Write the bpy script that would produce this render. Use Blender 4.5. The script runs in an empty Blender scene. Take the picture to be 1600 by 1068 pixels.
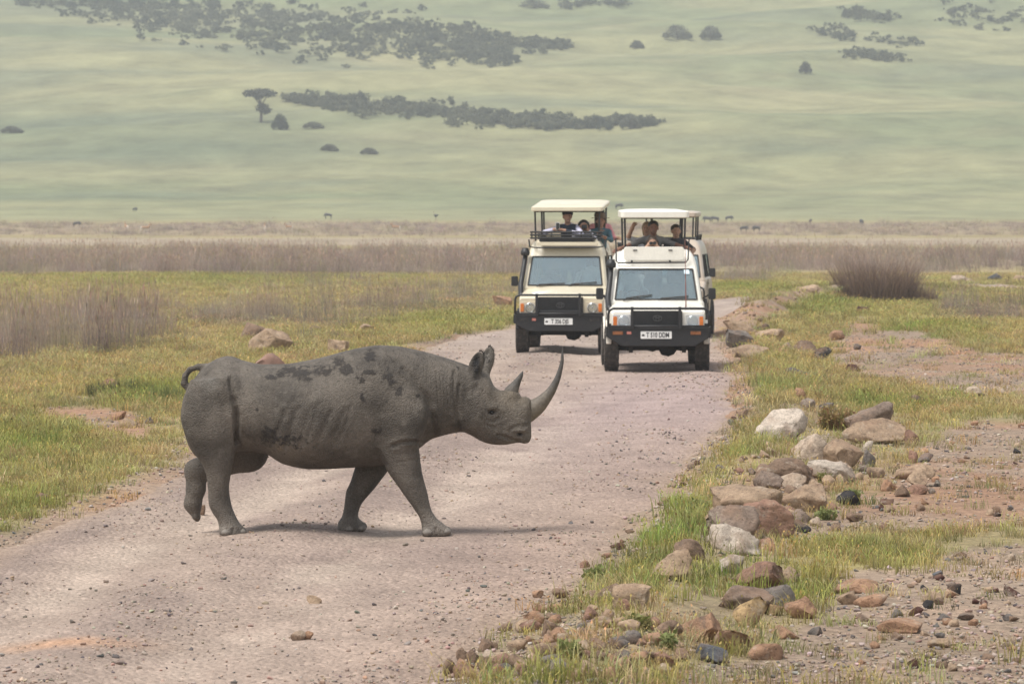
import bpy, math, random
import numpy as np
from mathutils import Vector, Matrix, Euler
R = math.radians
S = bpy.context.scene
C = S.collection
# ------------------------------------------------------------------ camera, sky, sun, exposure
FPX, HORIZON, CAMZ = 6732.0, 346.0, 2.6            # focal length in photo pixels, horizon row, eye height
cam = bpy.data.cameras.new('camera'); camo = bpy.data.objects.new('camera', cam); C.objects.link(camo)
PITCH = math.atan((534 - HORIZON) / FPX)
camo.location = (0, 0, CAMZ); camo.rotation_euler = (R(90) - PITCH, 0, 0)
cam.sensor_width = 36; cam.lens = FPX / 1600 * 36
cam.clip_start = 0.5; cam.clip_end = 6000
cam.dof.use_dof = True; cam.dof.focus_distance = 36.0; cam.dof.aperture_fstop = 9.0
S.camera = camo
SUN_EL, SUN_AZ = 64, 236                           # degrees; azimuth clockwise from +Y
w = bpy.data.worlds.new('World'); S.world = w; w.use_nodes = True
wn = w.node_tree; wn.nodes.clear()
sky = wn.nodes.new('ShaderNodeTexSky'); sky.sky_type = 'NISHITA'; sky.sun_disc = False
sky.sun_elevation = R(SUN_EL); sky.sun_rotation = R(SUN_AZ); sky.altitude = 1800
sky.dust_density = 3.0; sky.air_density = 1.0; sky.ozone_density = 0.6
hs = wn.nodes.new('ShaderNodeHueSaturation'); hs.inputs['Saturation'].default_value = 0.22; hs.inputs['Value'].default_value = 1.0
bg = wn.nodes.new('ShaderNodeBackground'); bg.inputs['Strength'].default_value = 0.11
wo = wn.nodes.new('ShaderNodeOutputWorld')
wn.links.new(sky.outputs[0], hs.inputs['Color']); wn.links.new(hs.outputs[0], bg.inputs['Color']); wn.links.new(bg.outputs[0], wo.inputs['Surface'])
sl = bpy.data.lights.new('sun', 'SUN'); sl.energy = 2.3; sl.angle = R(30); sl.color = (1.0, 0.96, 0.9)
so = bpy.data.objects.new('sun', sl); C.objects.link(so)
sd = Vector((math.sin(R(SUN_AZ)) * math.cos(R(SUN_EL)), math.cos(R(SUN_AZ)) * math.cos(R(SUN_EL)), math.sin(R(SUN_EL))))
so.rotation_euler = sd.to_track_quat('Z', 'Y').to_euler(); so.location = sd * 50
S.view_settings.view_transform = 'Standard'; S.view_settings.look = 'None'; S.view_settings.gamma = 1.0
S.view_settings.use_curve_mapping = False
S.view_settings.exposure = 0.92
S.cycles.max_bounces = 8; S.cycles.transparent_max_bounces = 16; S.cycles.volume_bounces = 1
S.cycles.use_denoising = True

# ------------------------------------------------------------------ helpers
rng = np.random.default_rng(7); random.seed(7)
def tag(o, label=None, cat=None, group=None, kind=None):
    if label: o['label'] = label
    if cat: o['category'] = cat
    if group: o['group'] = group
    if kind: o['kind'] = kind
    return o
def _hash(*a):
    h = np.zeros_like(a[0], dtype=np.uint64)
    for k, v in zip((374761393, 668265263, 2147483647, 974634341), a):
        h = (h + (v.astype(np.int64).astype(np.uint64)) * np.uint64(k)) & np.uint64(0xffffffff)
    h = ((h ^ (h >> np.uint64(13))) * np.uint64(1274126177)) & np.uint64(0xffffffff)
    h = ((h ^ (h >> np.uint64(15))) * np.uint64(2246822519)) & np.uint64(0xffffffff)
    return (h ^ (h >> np.uint64(16))).astype(np.float64) / 4294967295.0
def vn2(x, y, seed=0):
    ix, iy = np.floor(x), np.floor(y); fx, fy = x - ix, y - iy
    fx = fx * fx * (3 - 2 * fx); fy = fy * fy * (3 - 2 * fy); s = np.full_like(ix, seed + 11)
    a = _hash(ix, iy, s); b = _hash(ix + 1, iy, s); c = _hash(ix, iy + 1, s); d = _hash(ix + 1, iy + 1, s)
    return (a * (1 - fx) + b * fx) * (1 - fy) + (c * (1 - fx) + d * fx) * fy
def fbm2(x, y, seed=0, octv=4):
    t = 0; a = 0.5; n = 0
    for i in range(octv):
        t = t + a * vn2(x * 2 ** i + i * 17.3, y * 2 ** i - i * 9.1, seed + i); n += a; a *= .5
    return t / n
def vn3(p, seed=0):
    i = np.floor(p); f = p - i; f = f * f * (3 - 2 * f); s = np.full_like(i[:, 0], seed + 5); r = 0
    for dx in (0, 1):
        for dy in (0, 1):
            for dz in (0, 1):
                wgt = (f[:, 0] if dx else 1 - f[:, 0]) * (f[:, 1] if dy else 1 - f[:, 1]) * (f[:, 2] if dz else 1 - f[:, 2])
                r = r + wgt * _hash(i[:, 0] + dx, i[:, 1] + dy, i[:, 2] + dz, s)
    return r
def fbm3(p, seed=0, octv=4):
    t = 0; a = .5; n = 0
    for i in range(octv):
        t = t + a * vn3(p * 2 ** i + i * 7.7, seed + i); n += a; a *= .5
    return t / n
def sstep(a, b, x):
    t = np.clip((x - a) / (b - a), 0, 1); return t * t * (3 - 2 * t)
def np_mesh(name, V, F, smooth=True, cols=None):
    """mesh from arrays; F is (n,3) or (n,4); cols = (nv,3) colour attribute 'Col'"""
    me = bpy.data.meshes.new(name); V = np.asarray(V, np.float32); F = np.asarray(F, np.int32); k = F.shape[1]
    me.vertices.add(len(V)); me.vertices.foreach_set('co', V.ravel())
    me.loops.add(F.size); me.loops.foreach_set('vertex_index', F.ravel())
    me.polygons.add(len(F)); me.polygons.foreach_set('loop_start', np.arange(0, F.size, k, dtype=np.int32))
    me.polygons.foreach_set('loop_total', np.full(len(F), k, np.int32))
    me.polygons.foreach_set('use_smooth', np.full(len(F), smooth))
    me.update(calc_edges=True)
    if cols is not None:
        a = me.color_attributes.new('Col', 'FLOAT_COLOR', 'POINT')
        a.data.foreach_set('color', np.c_[cols, np.ones(len(cols))].astype(np.float32).ravel())
    return me
def new_obj(name, me, parent=None, mat=None, loc=None):
    o = bpy.data.objects.new(name, me); C.objects.link(o)
    if parent is not None: o.parent = parent
    if mat is not None and me is not None: me.materials.append(mat)
    if loc is not None: o.location = loc
    return o
def empty(name, loc=(0, 0, 0), rz=0):
    o = bpy.data.objects.new(name, None); C.objects.link(o); o.location = loc; o.rotation_euler = (0, 0, rz); o.empty_display_size = .2
    return o
class MB:
    """collects shapes, then links them as one mesh"""
    def __init__(s): s.v = []; s.f = []
    def add(s, V, F):
        n = len(s.v); s.v += [tuple(p) for p in V]; s.f += [tuple(i + n for i in f) for f in F]; return s
    def box(s, x0, x1, y0, y1, z0, z1, M=None):
        V = [Vector((x, y, z)) for z in (z0, z1) for y in (y0, y1) for x in (x0, x1)]
        if M is not None: V = [M @ p for p in V]
        return s.add(V, [(0, 2, 3, 1), (4, 5, 7, 6), (0, 1, 5, 4), (2, 6, 7, 3), (0, 4, 6, 2), (1, 3, 7, 5)])
    def tube(s, pts, r, n=8, cap=True, sx=1.0):
        pts = [Vector(p) for p in pts]; rs = r if isinstance(r, (list, tuple)) else [r] * len(pts)
        V = []; F = []; prev = None
        for i, p in enumerate(pts):
            t = (pts[min(i + 1, len(pts) - 1)] - pts[max(i - 1, 0)]).normalized()
            if prev is None:
                up = Vector((0, 0, 1)) if abs(t.z) < .9 else Vector((0, 1, 0)); a = t.cross(up).normalized()
            else: a = (prev - t * prev.dot(t)).normalized()
            prev = a; b = t.cross(a)
            for k in range(n):
                an = 2 * math.pi * k / n; V.append(p + a * math.cos(an) * rs[i] * sx + b * math.sin(an) * rs[i])
        for i in range(len(pts) - 1):
            for k in range(n):
                F.append((i * n + k, i * n + (k + 1) % n, (i + 1) * n + (k + 1) % n, (i + 1) * n + k))
        if cap: F.append(tuple(range(n))[::-1]); F.append(tuple((len(pts) - 1) * n + k for k in range(n)))
        return s.add(V, F)
    def lathe(s, prof, axis='x', n=24, c=(0, 0, 0)):
        """prof = [(along, radius)], closed ring of revolution round the axis"""
        V = []; F = []; m = len(prof)
        for k in range(n):
            an = 2 * math.pi * k / n; ca, sa = math.cos(an), math.sin(an)
            for (u, r) in prof:
                p = {'x': (u, r * ca, r * sa), 'y': (r * ca, u, r * sa), 'z': (r * ca, r * sa, u)}[axis]
                V.append((p[0] + c[0], p[1] + c[1], p[2] + c[2]))
        for k in range(n):
            for j in range(m - 1):
                k2 = (k + 1) % n; F.append((k * m + j, k * m + j + 1, k2 * m + j + 1, k2 * m + j))
        return s.add(V, F)
    def prism(s, poly, axis, a0, a1):
        """poly = 2D outline; extruded along axis from a0 to a1"""
        def P(u, v, a): return {'x': (a, u, v), 'y': (u, a, v), 'z': (u, v, a)}[axis]
        n = len(poly); V = [P(u, v, a0) for u, v in poly] + [P(u, v, a1) for u, v in poly]
        return s.add(V, [tuple(range(n))[::-1], tuple(range(n, 2 * n))] + [(i, (i + 1) % n, n + (i + 1) % n, n + i) for i in range(n)])
    def loft(s, rings, cap=True):
        n = len(rings[0]); V = [p for r in rings for p in r]; F = []
        for i in range(len(rings) - 1):
            for k in range(n): F.append((i * n + k, i * n + (k + 1) % n, (i + 1) * n + (k + 1) % n, (i + 1) * n + k))
        if cap: F.append(tuple(range(n))[::-1]); F.append(tuple((len(rings) - 1) * n + k for k in range(n)))
        return s.add(V, F)
    def build(s, name, mat, parent=None, bevel=0, smooth=False, seg=2):
        me = bpy.data.meshes.new(name); me.from_pydata(s.v, [], s.f); me.update()
        import bmesh
        bm = bmesh.new(); bm.from_mesh(me); bmesh.ops.recalc_face_normals(bm, faces=bm.faces); bm.to_mesh(me); bm.free()
        if smooth: me.polygons.foreach_set('use_smooth', [True] * len(me.polygons))
        o = new_obj(name, me, parent, mat)
        if bevel:
            b = o.modifiers.new('bevel', 'BEVEL'); b.width = bevel; b.segments = seg; b.limit_method = 'ANGLE'; b.angle_limit = R(30)
            me.polygons.foreach_set('use_smooth', [True] * len(me.polygons)); b.harden_normals = True
        return o
# ---- node helpers
def new_mat(name):
    m = bpy.data.materials.new(name); m.use_nodes = True; nt = m.node_tree; p = nt.nodes['Principled BSDF']
    return m, nt, p
def nd(nt, t, **kw):
    n = nt.nodes.new(t)
    for k, v in kw.items():
        if k.startswith('i_'): n.inputs[k[2:].replace('_', ' ')].default_value = v
        else: setattr(n, k, v)
    return n
def noise(nt, scale, detail=4, rough=.55, vec=None):
    n = nd(nt, 'ShaderNodeTexNoise'); n.inputs['Scale'].default_value = scale; n.inputs['Detail'].default_value = detail; n.inputs['Roughness'].default_value = rough
    if vec is not None: nt.links.new(vec, n.inputs['Vector'])
    return n
def ramp(nt, src, stops):
    r = nd(nt, 'ShaderNodeValToRGB'); e = r.color_ramp.elements
    while len(e) < len(stops): e.new(.5)
    for k, (pos, c) in enumerate(stops):
        e[k].position = pos; e[k].color = (*c, 1) if isinstance(c, (tuple, list)) else (c, c, c, 1)
    nt.links.new(src, r.inputs[0]); return r
def mix(nt, fac, a, b, mode='MIX'):
    m = nd(nt, 'ShaderNodeMix', data_type='RGBA', blend_type=mode)
    for i, v in ((0, fac), (6, a), (7, b)):
        if hasattr(v, 'is_output'): nt.links.new(v, m.inputs[i])
        else: m.inputs[i].default_value = v if i == 0 else (*v, 1)
    return m.outputs[2]
def pmat(name, col, rough=.6, metal=0.0, var=.25, scale=6.0, bump=0.0, bscale=40.0, spec=.5, dust=0.0, dustcol=(.42, .33, .26)):
    """principled material with noise-driven colour wear, roughness variation and fine bump"""
    m, nt, p = new_mat(name); tc = nd(nt, 'ShaderNodeTexCoord')
    n1 = noise(nt, scale, 6, .6, tc.outputs['Object'])
    dark = tuple(c * (1 - var) for c in col); lite = tuple(min(1, c * (1 + var * .6)) for c in col)
    r = ramp(nt, n1.outputs['Fac'], [(.3, dark), (.7, lite)]); out = r.outputs[0]
    if dust > 0:
        n2 = noise(nt, scale * .6 + 1, 8, .7, tc.outputs['Object']); sx = nd(nt, 'ShaderNodeSeparateXYZ'); nt.links.new(tc.outputs['Object'], sx.inputs[0])
        d = ramp(nt, n2.outputs['Fac'], [(.45, 0.0), (.75, dust)]); out = mix(nt, d.outputs[0], out, dustcol)
    nt.links.new(out, p.inputs['Base Color'])
    rr = ramp(nt, n1.outputs['Fac'], [(.3, max(0, rough - .08)), (.7, min(1, rough + .1))]); nt.links.new(rr.outputs[0], p.inputs['Roughness'])
    p.inputs['Metallic'].default_value = metal; p.inputs['Specular IOR Level'].default_value = spec
    if bump:
        n3 = noise(nt, bscale, 5, .6, tc.outputs['Object']); b = nd(nt, 'ShaderNodeBump'); b.inputs['Strength'].default_value = bump; b.inputs['Distance'].default_value = .01
        nt.links.new(n3.outputs['Fac'], b.inputs['Height']); nt.links.new(b.outputs[0], p.inputs['Normal'])
    return m
# ------------------------------------------------------------------ terrain shape
def base_h(y):
    y = np.asarray(y, float)
    t = np.clip(y - 150, 0, 470); z = 1.7 * (t / 355) ** 1.5 + np.clip(y - 620, 0, None) * .00826
    s = np.clip(y - 625, 0, None); hill = np.where(s < 180, .14 * s * s / 360, .14 * 90 + .14 * (s - 180))
    return z + hill
def to_px(x, y, z):
    return 800 + FPX * x / y, HORIZON + FPX * (CAMZ - z) / y
LEFT = np.array([(5, -3.6), (14, -4.1), (24, -4.3), (33.7, -4.0), (39.4, -3.55), (44.4, -3.35), (57, -2.95), (75, -2.25), (92.6, -1.5), (99.4, -.8), (106, .4), (118, 2.4), (130, 4.5), (143, 6.9), (158, 10.2), (170, 14), (178, 20)])
RIGHT = np.array([(5, -.9), (14, -.75), (24.2, -.35), (29, .18), (33.4, .68), (42.3, 1.58), (57.6, 2.9), (68.9, 3.55), (81.8, 4.1), (100, 4.8), (110, 5.4), (121, 6.5), (135, 8.6), (150, 12), (160, 16), (164, 20)])
def road_edges(y):
    l = np.interp(y, LEFT[:, 0], LEFT[:, 1]); r = np.interp(y, RIGHT[:, 0], RIGHT[:, 1])
    return l, r
def road_in(x, y):
    """metres inside the road (positive inside), with a ragged edge"""
    l, r = road_edges(y); j = (fbm2(x * .8, y * .35, 3) - .5) * 1.1 + (fbm2(x * 4, y * 2.2, 4, 2) - .5) * .35
    d = np.minimum(x - l, r - x) + j * .55
    return np.where((y > 4) & (y < 176), d, -5.0)
def height(x, y):
    x = np.asarray(x, float); y = np.asarray(y, float)
    z = base_h(y)
    z = z + np.clip((y - 650) / 300, 0, 1) * ((fbm2(x / 130, y / 90, 21) - .5) * 16 + (fbm2(x / 30, y / 18, 22) - .5) * 3.0)
    near = np.clip((170 - y) / 60, 0, 1)
    l, r = road_edges(y)
    z = z + near * ((fbm2(x * .5, y * .3, 5) - .5) * .10 + (fbm2(x * 2.5, y * 2.5, 6, 3) - .5) * .05) * sstep(-.3, .5, np.maximum(l - x, x - r))
    br = x - r                                                   # low bank of earth along the right edge
    z = z + .16 * np.exp(-((br - .75) / .55) ** 2) * near * (.5 + fbm2(x * .7, y * .25, 8))
    z = z + .10 * np.exp(-((l - x - .6) / .5) ** 2) * near * fbm2(x * .6, y * .3, 9)
    z = z + .45 * np.exp(-(((x - r) - .8) / .8) ** 2) * sstep(95, 118, y) * (1 - sstep(150, 165, y)) * (.6 + .8 * fbm2(x * .9, y * .2, 10))
    return z
def at(px, py, z0=None):
    """ground point seen at a photo pixel"""
    lo, hi = 10.0, 1500.0; k = (py - HORIZON) / FPX; kx = (px - 800) / FPX
    for _ in range(3):
        ys = np.geomspace(lo, hi, 160); f = (CAMZ - k * ys) - height(kx * ys, ys); i = int(np.argmax(f <= 0))
        if not (f <= 0).any(): i = len(ys) - 1
        lo, hi = ys[max(i - 1, 0)], ys[i]
    y = ys[i]; x = kx * y
    return Vector((x, y, float(height(x, y))))
# ------------------------------------------------------------------ what grows where (layout in photo pixels, laid on the ground)
def poly_sd(px, py, P, sy=2.0):
    """signed distance (positive inside) to a polygon, rows stretched by sy"""
    P = np.array(P, float) * (1, sy); qx, qy = px, py * sy; d = np.full(px.shape, 1e9); ins = np.zeros(px.shape, bool)
    for (x0, y0), (x1, y1) in zip(P, np.roll(P, -1, 0)):
        ex, ey = x1 - x0, y1 - y0; t = np.clip(((qx - x0) * ex + (qy - y0) * ey) / (ex * ex + ey * ey), 0, 1)
        d = np.minimum(d, np.hypot(qx - x0 - t * ex, qy - y0 - t * ey))
        c = ((y0 > qy) != (y1 > qy)); ins ^= c & (qx < (x1 - x0) * (qy - y0) / (y1 - y0 + 1e-9) + x0)
    return np.where(ins, d, -d)
DIRT = [[(1290, 548), (1325, 488), (1420, 512), (1500, 540), (1700, 568), (1700, 618), (1480, 612), (1340, 588)],
        [(1720, 636), (1490, 662), (1430, 705), (1370, 765), (1250, 808), (1240, 832), (1420, 828), (1720, 815), (1720, 850), (1510, 852), (1430, 885), (1320, 898), (1280, 950), (1225, 985), (1190, 1020), (1080, 1045), (960, 1110), (1900, 1110)],
        [(10, 640), (70, 632), (150, 628), (200, 645), (245, 672), (225, 684), (140, 668), (60, 652)],
        [(690, 1120), (740, 1010), (860, 945), (960, 945), (1040, 985), (1050, 1040), (1010, 1120)],
        [(1095, 872), (1108, 765), (1185, 690), (1225, 636), (1405, 634), (1445, 700), (1385, 780), (1305, 830), (1200, 866)],
        [(1005, 1005), (1015, 862), (1105, 848), (1275, 905), (1285, 1000), (1150, 1050)],
        [(1105, 525), (1140, 482), (1200, 462), (1250, 447), (1292, 452), (1235, 476), (1180, 512), (1130, 560)]]
GREENS = [(50, 700, 130, 45, .7), (40, 790, 90, 30, .7), (20, 830, 110, 30, .6), (1020, 840, 130, 70, .95), (1130, 900, 90, 50, .9), (1060, 790, 70, 50, .8), (1160, 690, 70, 60, .35), (1330, 860, 140, 25, .45),
          (1290, 480, 90, 25, .75), (1440, 520, 120, 22, .75), (1380, 640, 80, 25, .55), (240, 615, 90, 22, .7), (330, 435, 420, 18, .5), (700, 500, 160, 30, .5), (1170, 450, 90, 14, .7), (1350, 800, 90, 20, .6), (1180, 600, 70, 40, .4),
          (850, 1062, 160, 22, .5), (1260, 925, 80, 35, .7), (1560, 1050, 80, 30, .25), (1450, 475, 130, 30, .5)]
def layout(x, y, z):
    """dict of masks at ground points"""
    px, py = to_px(x, y, z); jn = (fbm2(x * .9, y * .5, 31) - .5)
    g = fbm2(x * .45, y * .16, 32); g2 = fbm2(x * 1.7, y * .8, 33, 3)
    near = y < 175
    rd = road_in(x, y)
    dirt = np.zeros_like(px)
    for k, P in enumerate(DIRT):
        sd = poly_sd(px, py, P); m = sstep(-14, 16, sd + jn * 60 + (g2 - .5) * 30); dirt = np.maximum(dirt, m * {3: .62, 4: .62, 5: .5}.get(k, 1))
    dirt = np.where(near, dirt, 0)
    dirt = np.maximum(dirt, sstep(-.75, -.05, rd + (g2 - .5) * .5))
    green = np.zeros_like(px)
    for cx, cy, rx, ry, a in GREENS:
        green = np.maximum(green, a * np.exp(-(((px - cx) / rx) ** 2 + ((py - cy) / ry) ** 2)))
    green = np.clip(green * (.35 + 1.1 * g2) + (g - .5) * 1.0 + .04, 0, 1)
    # tall dry stems: bands and clumps
    nb = (fbm2(x / 9, y / 16, 35) - .5); nb2 = fbm2(x / 2.2, y / 5, 36, 3)
    A = sstep(387, 396, py + nb * 16) * (1 - sstep(424, 436, py + nb * 22)) * (1 - sstep(600, 1150, np.abs(px - 250)) * 0)
    A = np.where(px > 1000, sstep(386, 394, py + nb * 10) * (1 - sstep(412, 428, py + nb * 18)), A)
    B = sstep(347, 350, py + nb * 3) * (1 - sstep(366, 370, py + nb * 5)) * (y > 180)
    L = np.zeros_like(px)
    for cx, cy, rx, ry, a in [(70, 520, 160, 36, 1.0), (180, 500, 110, 28, .8), (380, 498, 100, 13, 1.0), (500, 505, 90, 16, .55), (20, 560, 60, 20, .6), (600, 480, 130, 20, .65), (720, 470, 110, 22, .7), (560, 448, 200, 14, .35), (1545, 490, 75, 13, 1.3), (1480, 478, 40, 8, .6), (1170, 436, 60, 8, .7), (480, 530, 60, 14, .3)]:
        L = np.maximum(L, a * np.exp(-(((px - cx) / rx) ** 2 + ((py - cy) / ry) ** 2) ** 1.5))
    reed = np.maximum(np.maximum(A * .95, B * .8), L * sstep(.32, .6, nb2 * .9 + L * .3))
    reed = np.where(rd > -.6, 0, reed)
    cover = .22 + .78 * sstep(.28, .58, g2 * .7 + green * .42)
    return dict(px=px, py=py, rd=rd, cover=cover, dirt=dirt, green=green, reed=np.clip(reed, 0, 1), g=g, g2=g2)
def lerp(a, b, t): return a + (b - a) * t[:, None]
cv = lambda *c: np.array(c, float)
SOIL, SOILR, SOILG = cv(.33, .24, .175), cv(.33, .20, .13), cv(.285, .215, .16)
GRN, OLV, STRAW, PURP = cv(.18, .20, .05), cv(.25, .225, .08), cv(.37, .30, .14), cv(.285, .215, .16)
def ground_cols(x, y, z, L):
    g = lerp(OLV, STRAW, sstep(.40, .68, L['g'] * .6 + L['g2'] * .4)); g = lerp(g, GRN, L['green'] * .75)
    g = lerp(g, PURP, L['reed'] * .8); g = lerp(g, cv(.31, .235, .155), (1 - L['cover']) * .75)
    n = fbm2(x * .3, y * .12, 41); s = lerp(np.tile(SOILR, (len(x), 1)), SOILG, sstep(.38, .6, n)); s = lerp(s, SOIL, sstep(.45, .75, L['g2']))
    c = lerp(g, s, L['dirt'])
    # far plain and hillside
    py = L['py']; strip = sstep(370, 373, py + (L['g'] - .5) * 3) * (1 - sstep(381, 386, py + (L['g'] - .5) * 6)) * (y > 180)
    c = lerp(c, cv(.36, .29, .22), strip * .8)
    band = sstep(430, 438, py) * (1 - sstep(450, 470, py)) * (y > 140)
    c = lerp(c, cv(.25, .235, .075), band * .75)
    far = sstep(600, 660, y)
    a = fbm2(x / 95 + y / 400, y / 38, 51); b = fbm2(x / 26, y / 9, 52); d = fbm2(x / 210 + 4, y / 70, 53)
    h = lerp(np.tile(cv(.26, .25, .13), (len(x), 1)), cv(.170, .190, .098), sstep(.38, .62, a * .55 + b * .45))
    h = lerp(h, cv(.32, .28, .155), sstep(.50, .80, .55 * d + .45 * b) * .8)
    h = lerp(h, cv(.125, .145, .095), sstep(.50, .72, fbm2(x / 60, y / 24, 54)) * .6)
    # darker green swale low on the slope, and the pale grass apron at its foot
    sw = np.exp(-(((L['px'] - 250) / 420) ** 2 + ((py - 225) / 38) ** 2)) ; h = lerp(h, cv(.11, .14, .085), sw * .65)
    h = lerp(h, cv(.265, .255, .135), (1 - sstep(655, 720, y)) * .85)
    return lerp(c, h, far)
# ---- ground sheet
def axis(d0, d1, step, far, grow):
    a = list(np.arange(d0, d1, step)); s = step
    while a[-1] < far: s *= grow; a.append(a[-1] + min(s, 9.0))
    return np.array(a)
ys = np.r_[np.arange(2, 22, .8), axis(22, 112, .125, 1750, 1.025)]
xr = axis(0, 13.5, .125, 430, 1.12); xs = np.r_[-xr[:0:-1], xr]
X, Y = np.meshgrid(xs, ys); x = X.ravel(); y = Y.ravel(); z = height(x, y)
LAY = layout(x, y, z); cols = ground_cols(x, y, z, LAY)
z = z - .05 * sstep(-.05, .35, LAY['rd'])                           # the ground dips under the road sheet
nx, ny = len(xs), len(ys); idx = np.arange(nx * ny).reshape(ny, nx)
F = np.stack([idx[:-1, :-1], idx[:-1, 1:], idx[1:, 1:], idx[1:, :-1]], -1).reshape(-1, 4)
me = np_mesh('ground', np.c_[x, y, z], F, True, cols)
m, nt, p = new_mat('ground_soil_and_grass')
at_ = nd(nt, 'ShaderNodeAttribute', attribute_name='Col'); tc = nd(nt, 'ShaderNodeTexCoord')
n1 = noise(nt, 9, 8, .7, tc.outputs['Object']); n2 = noise(nt, .09, 9, .72, tc.outputs['Object']); vo = nd(nt, 'ShaderNodeTexVoronoi'); vo.inputs['Scale'].default_value = 22; nt.links.new(tc.outputs['Object'], vo.inputs['Vector'])
r1 = ramp(nt, n1.outputs['Fac'], [(.28, .52), (.72, 1.38)]); r2 = ramp(nt, n2.outputs['Fac'], [(.3, .66), (.7, 1.3)])
c = mix(nt, 1.0, at_.outputs['Color'], r1.outputs[0], 'MULTIPLY'); c = mix(nt, 1.0, c, r2.outputs[0], 'MULTIPLY')
n7 = noise(nt, 48, 6, .7, tc.outputs['Object']); c = mix(nt, 1.0, c, ramp(nt, n7.outputs['Fac'], [(.3, .68), (.7, 1.25)]).outputs[0], 'MULTIPLY'); rv = ramp(nt, vo.outputs['Color'], [(0, .8), (1, 1.18)]); c = mix(nt, .8, c, rv.outputs[0], 'MULTIPLY')
nt.links.new(c, p.inputs['Base Color']); p.inputs['Roughness'].default_value = .95; p.inputs['Specular IOR Level'].default_value = .15
bp = nd(nt, 'ShaderNodeBump'); bp.inputs['Strength'].default_value = .7; bp.inputs['Distance'].default_value = .04; nt.links.new(n1.outputs['Fac'], bp.inputs['Height']); nt.links.new(bp.outputs[0], p.inputs['Normal'])
tag(new_obj('ground', me, None, m), 'grassy savanna floor rising into the crater hillside', None, None, 'structure')
# ---- road sheet
ry = np.r_[np.arange(4, 22, .5), np.arange(22, 112, .10), np.arange(112, 176, .4)]; u = np.linspace(-.10, 1.10, 76)
U, YY = np.meshgrid(u, ry); l, r = road_edges(YY); wdt = r - l; xx = l + U * wdt
x = xx.ravel(); y = YY.ravel(); uu = U.ravel(); rd = road_in(x, y)
def rut(u, c, s): return np.exp(-((u - c) / s) ** 2)
wob = (fbm2(y * .06, y * 0 + 3, 61) - .5) * .10
ruts = rut(uu + wob, .24, .07) + rut(uu + wob, .60, .07)
def road_z(x, y):
    l, r = road_edges(y); u = (x - l) / (r - l); wb = (fbm2(y * .06, y * 0 + 3, 61) - .5) * .10
    z = base_h(y) + .004 - .028 * (rut(u + wb, .24, .07) + rut(u + wb, .60, .07)) + .03 * rut(u + wb, .42, .08) + .02 * rut(u, .05, .06) + .025 * rut(u, .90, .07)
    return z + (fbm2(x * 1.3, y * .7, 62) - .5) * .05 + (fbm2(x * 7, y * 7, 63, 3) - .5) * .022
z = road_z(x, y)
zg = height(x, y)
z = np.where(rd < .15, zg + .004 + (z - zg - .004) * sstep(-.25, .15, rd), z) - .12 * sstep(.02, -.35, rd)
me = np_mesh('dirt_road', np.c_[x, y, z], (lambda i: np.stack([i[:-1, :-1], i[:-1, 1:], i[1:, 1:], i[1:, :-1]], -1).reshape(-1, 4))(np.arange(len(x)).reshape(U.shape)), True)
nrm = fbm2(x * .6, y * .12, 64); n6 = fbm2(x * 2.2, y * .5, 65)
rc = lerp(np.tile(cv(.345, .265, .215), (len(x), 1)), cv(.275, .208, .175), sstep(.42, .66, nrm))
rc = lerp(rc, cv(.425, .34, .275), np.clip(ruts, 0, 1) * sstep(.25, .6, n6) * .8)
rc = lerp(rc, cv(.24, .183, .155), np.clip(rut(uu + wob, .42, .09) + rut(uu + wob, .08, .07), 0, 1) * sstep(.35, .62, fbm2(x * 1.4, y * .35, 66)) * .75)
rc = lerp(rc, cv(.33, .24, .19), sstep(.68, .95, uu) * (.35 + .5 * n6))
rc = lerp(rc, cv(.335, .255, .24), np.exp(-((y - 62) / 14) ** 2) * sstep(.35, .8, uu) * .8)
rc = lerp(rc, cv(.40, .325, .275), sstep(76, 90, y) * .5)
rc = lerp(rc, cv(.42, .25, .155), np.exp(-((x + 2.75) / .45) ** 2 - ((y - 26.3) / .35) ** 2) * .85)
rc = lerp(rc, SOIL, sstep(.35, -.1, rd) * .7)
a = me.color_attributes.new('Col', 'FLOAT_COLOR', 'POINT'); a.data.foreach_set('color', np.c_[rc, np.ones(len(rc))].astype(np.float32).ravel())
m, nt, p = new_mat('packed_gravel_road'); at_ = nd(nt, 'ShaderNodeAttribute', attribute_name='Col'); tc = nd(nt, 'ShaderNodeTexCoord')
mp = nd(nt, 'ShaderNodeMapping'); nt.links.new(tc.outputs['Object'], mp.inputs[0]); mp.inputs['Scale'].default_value = (1, .55, 1)
v1 = nd(nt, 'ShaderNodeTexVoronoi'); v1.inputs['Scale'].default_value = 26; v2 = nd(nt, 'ShaderNodeTexVoronoi'); v2.inputs['Scale'].default_value = 60
for v in (v1, v2): nt.links.new(mp.outputs[0], v.inputs['Vector'])
n1 = noise(nt, 14, 9, .72, mp.outputs[0]); n2 = noise(nt, 1.3, 6, .6, mp.outputs[0])
sx = nd(nt, 'ShaderNodeSeparateColor'); nt.links.new(v1.outputs['Color'], sx.inputs[0])
peb = ramp(nt, sx.outputs[0], [(.0, .82), (.12, .98), (.86, 1.0), (.95, 1.16)]); r1 = ramp(nt, n1.outputs['Fac'], [(.3, .8), (.7, 1.17)])
sx2 = nd(nt, 'ShaderNodeSeparateColor'); nt.links.new(v2.outputs['Color'], sx2.inputs[0]); peb2 = ramp(nt, sx2.outputs[1], [(.0, .8), (.2, .98), (.85, 1.03), (1, 1.2)])
r2 = ramp(nt, n2.outputs['Fac'], [(.35, .86), (.65, 1.12)])
c = at_.outputs['Color']
for q in (peb, peb2, r1, r2): c = mix(nt, 1.0, c, q.outputs[0], 'MULTIPLY')
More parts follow.
